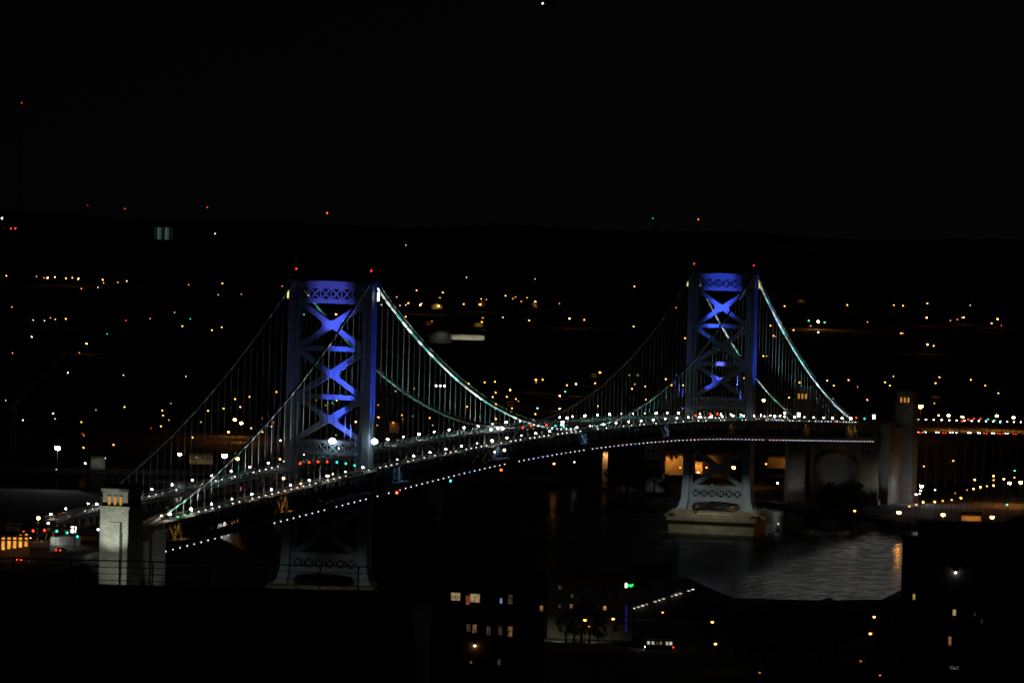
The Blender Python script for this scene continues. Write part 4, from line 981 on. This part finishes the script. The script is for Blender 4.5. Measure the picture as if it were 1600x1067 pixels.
# near bank: brick apartment house with lit rooms
a = Bld('apartment_building', 'dark brick apartment house with cream lit windows below the main span', 'building', 750, 1480, GW).mass(676, 852, 904, 22, BRICKM)
for u, v, w, h, e, pn in ((712, 931.5, 14, 12, R_CREAM, 3), (731, 937, 6, 14, R_RED, 1), (742, 934, 15, 13, R_CREAM, 2), (783, 938, 3.5, 8, R_BLUE, 1), (797.5, 936, 7, 14, R_DIM, 1), (732, 980.5, 6, 12, R_DIM, 1), (741.5, 981.5, 6.5, 13, R_WARM, 1),
                       (763.5, 985, 6, 13, R_DIM, 2), (781.5, 984, 5.5, 15, R_DIM, 1), (797, 986, 7, 16, R_WARM, 1), (846, 950, 5, 9, R_WARM, 1), (736, 1034, 3, 4, R_WARM, 1), (780, 1034, 5, 10, R_DIM, 1)):
    if w > 0.5: a.window(u, v, w, h, e, pn)
for u in (690, 763, 818, 833): a.window(u, 933, 8, 13)
for u in (690, 712, 816, 832): a.window(u, 984, 6, 13)
for u in (690, 712, 763, 797, 818): a.window(u, 1034, 6, 11)
y, z = a.loc(742, 1008)
wl_ = MB().box(-0.4, y, z+0.25, 0.5, 0.5, 0.15).build('wall_lamp', DARKMETAL, a.t); MB().ball((-0.4, y, z), 0.28).build('lamp_lens', emit('porch', (1, 0.75, 0.35), 10, True), wl_)
# pale block with the green sign
b2 = Bld('office_block', 'pale rendered block with a small green lit sign on its corner', 'building', 922, 1700, GW).mass(857, 990, 906, 26, GREYWALL)
for u, v, e in ((875, 917, R_DIM), (894, 931, R_DIM), (875, 947, R_DIM), (892.5, 946.5, R_WARM), (945, 949.5, R_YEL)): b2.window(u, v, 4.6, 6, e)
b2.grid((910, 928, 945, 962), (917, 932), 4.6, 6); b2.grid((910, 928, 962), (949,), 4.6, 6); b2.grid((875, 893, 910, 928, 945, 962), (966, 982), 4.6, 6)
b2.wash(872, 978, 14.0, 14000, (1.0, 0.95, 0.7), 120); b2.wash(925, 980, 14.0, 11000, (1.0, 0.9, 0.65), 120)
y, z = b2.loc(979, 914)
sg = MB().box(-0.45, y-0.9, z, 0.35, 3.3, 1.9).build('sign', DARKMETAL, b2.t)
MB().box(-0.66, y+0.15, z, 0.06, 0.75, 1.5).build('emblem', emit('sign_white', (0.75, 1.0, 0.8), 2.2), sg)
lt = MB(); yl = y-0.55
for seg in (((0, -0.45), (0, 0.45)), ((0, 0), (0.4, 0)), ((0.4, -0.45), (0.4, 0.45)), ((0.62, -0.45), (0.8, 0.45)), ((0.8, 0.45), (0.98, -0.45)), ((1.18, -0.45), (1.18, 0.45)), ((1.18, 0.42), (1.5, 0.42)), ((1.5, 0.42), (1.5, 0.02)), ((1.5, 0.02), (1.18, 0.02))):
    (p0, q0), (p1, q1) = seg; lt.bar((-0.66, yl-p0, z+q0), (-0.66, yl-p1, z+q1), 0.16, 0.16)
lt.build('lettering', emit('sign_green', (0.02, 1.0, 0.12), 2.0), sg)
tubev = MB()
for v0, v1 in ((944, 962), (962, 972), (974, 988)):
    ya, za = b2.loc(978.5, v0); yb, zb = b2.loc(978.5, v1); tubev.bar((-0.2, ya, za-0.2), (-0.2, yb, zb+0.2), 0.3, 0.5)
tubev.build('light_strip', emit('violet_strip', (0.16, 0.10, 1.0), 0.10), b2.t)
ya, za = b2.loc(988, 926); yb, zb = b2.loc(988, 995)
MB().tube([(-0.3, ya, za), (-0.3, ya, zb)], 0.09, 6).build('drainpipe', PAINTW, b2.t)
# pier shed with lamps along the roof slope
sh_ = Bld('pier_shed', 'dark gabled pier shed with a dotted line of lights up its roof', 'building', 1070, 1790, GW).mass(992, 1142, 952, 60, DARKWALL, 'gable', rise=6.6)
for k in range(15):
    u = 991+k*6.55; v = 950-29.5*k/14
    if k in (4, 8, 12): continue
    y, z = sh_.loc(u, v)
    MB().box(-0.62, y, z+0.05, 0.25, 0.9 if k % 3 else 0.5, 0.22).build('roof_light', emit('roof_lights', (1.0, 0.93, 0.75), 0.9 if k % 2 else 2.2) if k % 2 else emit('roof_lights_b', (1.0, 0.93, 0.75), 1.6), sh_.t)
for u in (1015, 1040, 1065, 1090, 1115): sh_.window(u, 972, 9, 10)
WS = []
for k, (u0, u1, v, rs, rf_) in enumerate(((1138, 1206, 962, 2.6, 'gable'), (1210, 1262, 956, 1.8, 'ridge'), (1266, 1338, 958, 3.0, 'gable'), (1342, 1392, 968, 1.5, 'flat'))):
    q = Bld('waterfront_shed', 'x', 'building', (u0+u1)/2, 1760, GW, 0.06*(k-1)).mass(u0, u1, v, 26, (BRICKM, DARKWALL, TANWALL, DARKWALL)[k], rf_, rise=rs)
    for u in (u0+12, (u0+u1)/2, u1-12): q.window(u, v+14, 7, 9)
    q.t['label'] = ('unlit brick shed with a low gable next to the pier shed', 'unlit ridged shed between two gabled sheds on the waterfront', 'unlit tan gabled shed in front of the rippled water', 'unlit flat roofed shed behind the two tall orange lamps')[k]
# bus waiting at the quay
bp_ = at_z(1030, 1006, GW+1.8)
bus = thing('bus', 'bus with bright windows parked below the pier shed', 'bus', (bp_.x, bp_.y, GW), facing(bp_)+math.pi/2)
MB().box(0, 0, 1.75, 8.6, 2.5, 2.7).box(0, 0, 3.2, 8.0, 2.2, 0.25).build('body', mat('bus_dark', (0.12, 0.10, 0.10), 0.4), bus)
for k, (x, e) in enumerate(((-3.6, R_WHITE), (-2.4, R_WHITE), (-0.5, R_WARM), (0.6, R_DIM), (1.9, R_WHITE), (3.3, R_WHITE))):
    for s_ in (-1, 1): MB().box(x, s_*1.26, 2.25, 0.8, 0.05, 0.95).build('window', e, bus)
for x in (-2.8, 2.8):
    for s_ in (-1, 1): link('wheel', CWH, bus, (x, s_*1.1, 0.46)).scale = (1.4, 1.4, 1.4)
for s_ in (-1, 1):
    MB().ball((-4.32, s_*0.9, 1.0), 0.2).build('taillight', MATS['taillight'], bus); MB().ball((4.32, s_*0.9, 0.9), 0.1).build('headlight', MATS['led_white_dim'], bus)
# tall dark block at the right edge
tb_ = Bld('tower_block', 'tall unlit apartment tower filling the lower right corner', 'building', 1520, 900, GW, 0.05).mass(1418, 1690, 862, 24, DARKWALL)
y0_, z0_ = tb_.loc(1436, 848); y1_, z1_ = tb_.loc(1690, 822)
MB().box(3.5, (y0_+y1_)/2, (z0_+z1_)/2-1.0, 5, abs(y1_-y0_), abs(z1_-z0_)+2.0).build('penthouse', DARKWALL, tb_.t)
yA, zA = tb_.loc(1556, 820); yB, zB = tb_.loc(1610, 804)
MB().prism([(yA, zA-2.5), (yA, zA), (yB, zB), (yB-8, zB), (yB-8, zA-2.5)], 1.2, 4.0).build('roof_plant', mat('plant_grey', (0.16, 0.16, 0.16), 0.7), tb_.t)
for u, v, w, h, e in ((1428, 932, 3.5, 9, R_YEL), (1491, 956.5, 5, 9, R_CREAM), (1484, 1001, 4.5, 14, R_WARM), (1523, 959, 2, 6, R_DIM), (1491, 1043, 14, 6, R_DIM), (1534, 970, 2.5, 6, R_DIM), (1491.5, 1044, 4, 2, R_BLUE)):
    if w: tb_.window(u, v, w, h, e)
for v in (880, 920, 960, 1000, 1040):
    for u in (1440, 1456, 1472, 1508, 1540, 1556, 1572, 1588): tb_.window(u, v+0.13*(u-1440)*0.1, 7, 13)
y, z = tb_.loc(1493, 894)
wl_ = MB().box(-0.3, y, z+0.3, 0.5, 0.5, 0.15).build('wall_lamp', DARKMETAL, tb_.t); MB().ball((-0.4, y, z), 0.17).build('lamp_lens', emit('balcony', (1, 0.93, 0.8), 8, True), wl_)
# rooftop terrace with a railing, low on the left
rf = Bld('rooftop_terrace', 'dark flat roof with a four-bar railing along the lower left', 'building', 300, 232, GW, -0.028)
ya, za = rf.loc(-40, 914); yb, zb = rf.loc(700, 926)
zr_ = rf.loc(300, 921)[1]
w_ = abs(rf.loc(-60, 900)[0]-rf.loc(640, 900)[0]); yc_ = (rf.loc(-60, 900)[0]+rf.loc(640, 900)[0])/2
rf.wall = MB().box(-12, yc_, zr_/2-0.3, 24, w_, zr_+0.6).build('wall', DARKWALL, rf.t)
MB().box(-12, yc_, zr_+0.08, 23.6, w_-0.3, 0.16).build('roof', ROOFM, rf.t)
for hh, th in ((1.18, 0.055), (0.9, 0.03), (0.62, 0.03), (0.34, 0.03)):
    MB().bar((-0.15, yc_-w_/2, zr_+hh), (-0.15, yc_+w_/2, zr_+hh), th, th).build('rail', DARKMETAL, rf.t)
for u in (-20, 22, 60, 111, 129, 187, 239, 326, 413, 500, 560, 620):
    y = rf.loc(u, 900)[0]
    MB().box(-0.15, y, zr_+0.6, 0.06, 0.06, 1.2).build('rail_post', DARKMETAL, rf.t)
# lit station arcade beyond the approach
ar = Bld('arcade_building', 'low building with glowing amber arched openings at the left edge', 'building', 20, 1540, GW)
ar.mass(-40, 48, 840, 16, TANWALL); ar.wash(20, 842, 5.0, 1500, ORANGE, 150); ar.wash(38, 842, 4.0, 900, ORANGE, 150)
for k, u in enumerate((-22, -12, 5, 14, 23, 32, 41)):
    y, z = ar.loc(u, 849-0.15*u)
    pts = [(y-0.42, z-1.9)] + [(y-0.42*math.cos(t_), z+1.3+0.42*math.sin(t_)) for t_ in [math.pi*q/8 for q in range(9)]] + [(y+0.42, z-1.9)]
    w_o = MB().prism(pts, -0.12, -0.03).build('window', room('arcade_glow', (1.0, 0.42, 0.07), 1.0, 0.35, 0.5), ar.t)
MB().box(-0.3, (ar.y0+ar.y1)/2, ar.zt-0.6, 0.5, ar.y1-ar.y0, 0.4).build('string_course', CONCRETE, ar.t)
# pale screen wall behind the approach, lit from its corner lamp
sw = Bld('screen_wall', 'pale lit panel wall beside the near approach road', 'wall', 101, 1560, GW, 0.5)
ya, zb_ = sw.loc(78, 852); yb, zt_ = sw.loc(126, 838)
for k in range(6):
    yy = ya+(yb-ya)*(k+0.5)/6
    MB().box(0.1, yy, (zt_+zb_)/2, 0.2, abs(yb-ya)/6-0.06, zt_-zb_).build('panel', PAINTW, sw.t)
MB().box(0.3, (ya+yb)/2, zb_/2, 0.3, abs(yb-ya), zb_).build('base_wall', CONCRETE, sw.t)
sw.wash(83, 838.5, 2.0, 5200*0.6, (0.95, 1.0, 0.85), 130, -0.6)
# post and arm of a sign frame in front of the floodlit pylon
gp = at_x(187.5, 900, -276.0)
t = thing('sign_frame', 'dark post with a short arm in front of the floodlit pylon', 'sign post', (gp.x, gp.y, GW))
zt_ = at_x(187.5, 815.5, -276).z-GW; zs_ = at_x(187.5, 833, -276).z-GW
MB().box(0, 0, zs_/2, 0.5, 0.75, zs_).box(0, 0.12, (zs_+zt_)/2, 0.4, 0.5, zt_-zs_).build('post', DARKMETAL, t)
MB().box(0, 1.85, zt_, 0.2, 3.4, 0.18).build('arm', DARKMETAL, t)

# far bank buildings, many brightened by added bracket lamps
def far_building(name, label, u0, u1, vtop, vbase, wall, depth=14, roof='flat', rise=2.5, wash=None, dist=None, cat='building', wins=None, turn=0.0):
    if dist is None: dist = (at_z((u0+u1)/2, vbase, GE)-CAM).length
    q = Bld(name, label, cat, (u0+u1)/2, dist, GE, turn).mass(u0, u1, vtop, depth, wall, roof, rise=rise)
    if wins:
        us, vs, w, h, e = wins
        for u in us:
            for v in vs: q.window(u, v, w, h, e)
    if wash:
        for (u, v, out, power, color) in wash: q.wash(u, v, out, power, color, 140)
    return q
far_building('warehouse', 'orange lit warehouse wall seen under the deck left of the far pier', 1040, 1072, 706, 742, TANWALL, 20, wash=[(1046, 716, 5, 48000, ORANGE), (1064, 714, 4, 18000, ORANGE)], wins=((1049, 1057, 1065), (714,), 3, 5, None))
far_building('warehouse', 'orange lit gabled shed framed by the legs of the far tower', 1083, 1106, 721, 740, TANWALL, 18, 'ridge', 2.0, wash=[(1088, 724, 4, 49000, ORANGE), (1100, 724, 4, 21000, ORANGE)])
far_building('warehouse', 'dim orange brick shed right behind the legs of the far tower', 1098, 1142, 711, 733, TANWALL, 18, wash=[(1112, 713, 3, 4200, ORANGE)], dist=2750)
far_building('warehouse', 'orange lit wall just left of the far anchorage', 1200, 1236, 712, 732, TANWALL, 20, wash=[(1228, 716, 4, 11000, ORANGE), (1208, 716, 4, 3000, ORANGE)])
far_building('storage_silo', 'narrow orange lit wall hanging under the middle of the main span', 942, 950, 706, 760, TANWALL, 8, wash=[(946, 709, 3, 36000, (1.0, 0.55, 0.25))], cat='silo')
far_building('office_block', 'dim grey slab seen under the deck left of the far tower', 1008, 1040, 690, 768, GREYWALL, 20, wash=[(1033, 745, 5, 4200, (0.9, 1.0, 0.95))], wins=((1014, 1020, 1026), (705, 720, 735), 3, 5, None))
far_building('warehouse', 'long cream lit shed behind the near side span', 296, 333, 712, 726, GREYWALL, 16, wash=[(302, 713, 4, 2600, (1, 0.75, 0.35)), (315, 713, 4, 2600, (1, 0.75, 0.35)), (328, 713, 4, 2600, (1, 0.75, 0.35))], wins=((300, 304, 308, 686, 316, 320, 324, 328), (716,), 1.6, 4, None))
far_building('screen_wall', 'small grey wall beside a white lamp left of the near cables', 142, 165, 716, 734, GREYWALL, 10, wash=[(152, 718, 4, 3400, (1, 0.95, 0.8))], cat='building')
far_building('billboard', 'dull orange billboard behind the main span beside the near tower', 608, 624, 660, 676, TANWALL, 2, wash=[(614, 661, 3, 4500, ORANGE)], cat='billboard')
far_building('depot', 'pale lit depot roofline above the main span', 699, 757, 525, 531, GREYWALL, 25, wash=[(708, 524, 9, 65000, (1, 0.97, 0.75)), (728, 524, 9, 65000, (1, 0.95, 0.7)), (748, 524, 9, 75000, (1, 0.97, 0.75))])
far_building('hall', 'faint grey gabled hall above the main span', 669, 706, 521, 536, GREYWALL, 30, 'gable', 5.0, wash=[(690, 521, 8, 9000, (1, 0.97, 0.85))])
tz = far_building('office_tower', 'distant office tower with a dim teal glass top', 240, 271, 355, 440, DARKWALL, 25, dist=8000)
y0_, z0_ = tz.loc(240, 374); y1_, z1_ = tz.loc(270, 356)
for k in range(10):
    yy = y0_+(y1_-y0_)*(k+0.5)/10
    MB().box(-0.2, yy, (z0_+z1_)/2, 0.3, abs(y1_-y0_)/10*0.85, z1_-z0_).build('window', emit('teal_glass_%d' % (k % 4), (0.5, 0.85, 0.75), (0.012, 0.03, 0.055, 0.10)[(k*3+1) % 4] if k > 1 else 0.008), tz.t)
HS = []
for k, (u, v, w, h, pw) in enumerate(((683, 478, 18, 8, 30000), (752, 474, 12, 8, 18000), (836, 476, 8, 8, 16000), (748, 507, 14, 6, 9000), (670, 505, 12, 5, 5000), (1252, 470, 26, 6, 4000), (990, 586, 26, 9, 0), (1462, 620, 14, 5, 2500), (797, 630, 10, 9, 900), (928, 586, 10, 6, 1800), (480, 627, 26, 8, 1500))):
    if not w: continue
    q = far_building('house', 'x', u-w/2, u+w/2, v-h*0.4, v+h*0.6, (TANWALL, BRICKM, GREYWALL)[k % 3], 10, 'ridge', 2.2, wash=[(u, v-h*0.3, 4, pw, ORANGE if k % 3 else (1, 0.7, 0.2))] if pw else None,
                     wins=((u-w*0.25, u+w*0.25), (v,), max(1.2, w*0.12), h*0.25, R_CREAM if u == 990 else None))
    q.t['group'] = 'far houses across the river'; HS.append((u, v, q.t))
for k, (u, v, t) in enumerate(sorted(HS, key=lambda q: q[0])): t['label'] = f'faintly lit far house across the river, {ordinal(k+1)} of ten or so from the left'.replace(' of ten or so', '')

# lattice crane mast at the left
cp = at_z(20, 712, GE)
t = thing('lattice_crane', 'grey lattice crane tower standing at the far left edge', 'crane', cp, facing(cp))
hh = at_d(17, 640, (cp-CAM).length).z-GE; m = MB(); w = 1.3
for sx in (-1, 1):
    for sy in (-1, 1): m.bar((sx*w, sy*w, 0), (sx*w, sy*w, hh), 0.3, 0.3)
n_ = 11
for k in range(n_):
    z0, z1 = hh*k/n_, hh*(k+1)/n_
    for s_ in (-1, 1):
        m.bar((s_*w, -w, z0), (s_*w, w, z1), 0.16, 0.16); m.bar((-w, s_*w, z0), (w, s_*w, z1), 0.16, 0.16); m.bar((s_*w, -w, z1), (s_*w, w, z1), 0.16, 0.16)
m.build('mast', mat('crane_grey', (0.4, 0.4, 0.38), 0.6), t)
j = MB().bar((0, 3, hh), (0, -26, hh+30), 0.7, 0.7).bar((0, 1, hh+1), (0, -26, hh+31), 0.2, 0.2); j.build('jib', MATS['crane_grey'], t)
MB().box(0, 0, hh+1.0, 2.4, 2.6, 2.2).build('cab', MATS['crane_grey'], t)
# paved ground that the riverside lamps light up
PAVE = mat('paving', (0.23, 0.21, 0.19), 0.9, 0, 0.35, 0.05, 0.1)
def pave(name, px, z): return sheet(name, [at_z(u, v, z).xy for u, v in px], z, PAVE)
pave('quay_pavement', ((1366, 809), (1405, 798), (1470, 790), (1600, 776), (1600, 824), (1500, 822), (1435, 819)), GE+0.02)
pave('parking_lot_pavement', ((735, 748), (800, 727), (895, 717), (905, 735), (880, 752)), GE+0.024)
pave('yard_pavement', ((300, 742), (296, 728), (372, 726), (380, 738)), GE+0.028)
sx_ = far_building('boathouse', 'low orange lit boathouse on the riverside quay', 1502, 1533, 806, 816, TANWALL, 9, 'ridge', 1.4, wash=[(1510, 806, 3, 12000, ORANGE), (1525, 806, 3, 12000, ORANGE)])
# channel buoys
for u, v, c, lab in ((1216, 818, 'w', 'small white buoy light right of the far pier'), (1112.5, 758, 'g', 'green light seen between the legs of the far tower')):
    p = at_z(u, v, 3.0)
    t = thing('channel_buoy', lab, 'buoy', (p.x, p.y, 0))
    MB().tube([(0, 0, -0.4), (0, 0, 0.5), (0, 0, 0.7), (0, 0, 2.6)], [1.0, 1.0, 0.45, 0.2], 10).build('body', mat('buoy_green', (0.03, 0.2, 0.08), 0.5), t)
    MB().ball((0, 0, 3.0), 0.33).build('lamp_lens', emit('buoy_'+c, LCOL[c] if c == 'g' else (0.8, 0.95, 1.0), 1.6 if c == 'w' else 5), t)
# finger pier with a picket rail at the near shore
P0, P1 = at_z(1325, 970, 3.2), at_z(1424, 921, 3.2)
d_ = (P1-P0).normalized(); n2 = Vector((-d_.y, d_.x, 0)); L_ = (P1-P0).length
t = thing('finger_pier', 'dark timber pier with a picket rail beside the tower block', 'pier', (P0.x, P0.y, 0), math.atan2(d_.y, d_.x))
MB().box(L_/2, -3, 2.0, L_, 6, 0.5).build('deck', mat('wet_timber', (0.06, 0.05, 0.045), 0.8), t)
k = 0
while k*9 < L_:
    for yy in (-5.4, -0.6): MB().tube([(k*9+1, yy, -2.5), (k*9+1, yy, 2.0)], 0.25, 8).build('pile', BARK, t)
    k += 1
pk = MB(); MB().box(L_/2, -0.2, 5.0, L_, 0.12, 0.14).build('top_rail', DARKMETAL, t)
x = 0.0
while x < L_: pk.box(x, -0.2, 3.6, 0.3, 0.1, 2.8); x += 1.1
tag(pk.build('picket', DARKMETAL, t), kind='stuff')

# ------------------------------------------------------------------ lamps on the near bank
NL = []
for u, v, lv in ((914, 968, 3), (958, 966, 3), (920.5, 978, 1), (1035.5, 956, 2), (1113, 971, 3), (1118, 1005, 3), (1366, 963, 3), (1360, 989, 3), (1345, 1032, 1), (1375, 1054, 1), (1187, 1050, 1)):
    t = city_lamp(u, v, 'o', lv, h=8.5, g=GW); t['group'] = 'street lamps on the near bank'; NL.append((u, t)); CL.pop()
for k, (u, t) in enumerate(sorted(NL, key=lambda q: q[0])): t['label'] = f'orange street lamp on the near bank, {ordinal(k+1)} from the left below the bridge'
# tall lit mast with three heads behind the near cables, yellow work lamps
fm = at_z(688, 604, GE+24)
t = thing('floodlight_mast', 'three white floodlights in a row on one mast behind the main span', 'floodlight', (fm.x, fm.y, GE), facing(fm))
MB().tube([(0, 0, 0), (0, 0, 24)], [0.3, 0.15], 8).box(0, 0, 24.0, 0.2, 6.0, 0.2).build('mast', POLE, t)
for yy in (-2.6, 0, 2.6):
    h_ = MB().box(0.2, yy, 24.6, 0.5, 1.0, 0.9).build('lamp_head', POLE, t); MB().ball((-0.15, yy, 24.5), 0.5).build('lamp_lens', emit('mast_flood', (1, 0.97, 0.85), 12), h_)

# ------------------------------------------------------------------ trees
def tree_meshes(seed, h, r):
    rg = random.Random(seed); tr = MB()
    top_ = Vector((rg.uniform(-0.4, 0.4), rg.uniform(-0.4, 0.4), h*0.62))
    tr.tube([(0, 0, -0.3), (0.05, 0, h*0.22), tuple(top_*0.7), tuple(top_)], [h*0.035, h*0.028, h*0.018, h*0.008], 8)
    cl = []
    for k in range(11):
        a_ = rg.uniform(0, 6.28); z_ = h*rg.uniform(0.36, 0.92); rr_ = r*rg.uniform(0.25, 0.95)*(1.15-abs(z_/h-0.6)*1.2)
        c = Vector((math.cos(a_)*rr_, math.sin(a_)*rr_, z_)); cl.append((c, r*rg.uniform(0.28, 0.5)))
        tr.tube([tuple(top_*rg.uniform(0.4, 0.9)), tuple(c*0.6+top_*0.4*0.5+Vector((0, 0, 0))), tuple(c)], [h*0.012, h*0.008, h*0.003], 5)
    lf = MB()
    for c, q in cl:
        for _ in range(110):
            d = Vector((rg.gauss(0, 1), rg.gauss(0, 1), rg.gauss(0, 0.8))).normalized()*q*rg.uniform(0.45, 1.05)
            p = c+d; a1 = Vector((rg.gauss(0, 1), rg.gauss(0, 1), rg.gauss(0, 1))).normalized(); a2 = a1.orthogonal().normalized(); s_ = rg.uniform(0.22, 0.42)
            i = len(lf.v); lf.v += [tuple(p-a1*s_), tuple(p+a2*s_*0.55), tuple(p+a1*s_), tuple(p-a2*s_*0.55)]; lf.f.append((i, i+1, i+2, i+3))
    return tr.mesh('trunk', BARK), lf.mesh('crown', FOLIAGE, fix=False)
TM = [tree_meshes(3, 13, 5.2), tree_meshes(5, 11, 4.6), tree_meshes(9, 15, 5.6)]
TL_ = []
def tree(p, k, rz, sc_, where):
    t = thing('shade_tree', 'x', 'tree', p, rz, 'dark trees along the river'); t.scale = (sc_, sc_, sc_)
    link('trunk', TM[k][0], t); link('crown', TM[k][1], t); TL_.append((where, t))
for k, u in enumerate((1288, 1298, 1310, 1322, 1333, 1343)):
    p = at_z(u, 806+(k % 3)*3, GE); tree((p.x, p.y, GE), k % 3, k*1.3, 1.0+0.2*((k*5) % 3), 'in front of the far anchorage')
for k, u in enumerate((955, 968, 980, 994, 1006, 1022, 1036)):
    p = at_z(u, 771+(k % 2)*3, GE); tree((p.x, p.y, GE), (k+1) % 3, k*0.9, 0.9+0.2*(k % 3), 'on the far bank left of the far pier')
for k, u in enumerate((884, 897, 908, 921, 934)):
    p = at_z(u, 1008, GW); tree((p.x, p.y, GW), k % 3, k*2.1, (0.75, 0.95, 1.0, 0.85, 0.7)[k], 'before the pale block with the green sign')
for k, u in enumerate((1150, 1172, 1195, 1222, 1250, 1280, 1305)):
    p = at_z(u, 1020+(k % 3)*9, GW); tree((p.x, p.y, GW), (k+2) % 3, k*1.7, 0.8+0.1*(k % 4), 'on the near bank right of the pier shed')
for w_ in dict.fromkeys(q[0] for q in TL_):
    for k, (_, t) in enumerate([q for q in TL_ if q[0] == w_]): t['label'] = f'dark leafy tree {w_}, {ordinal(k+1)} from the left'
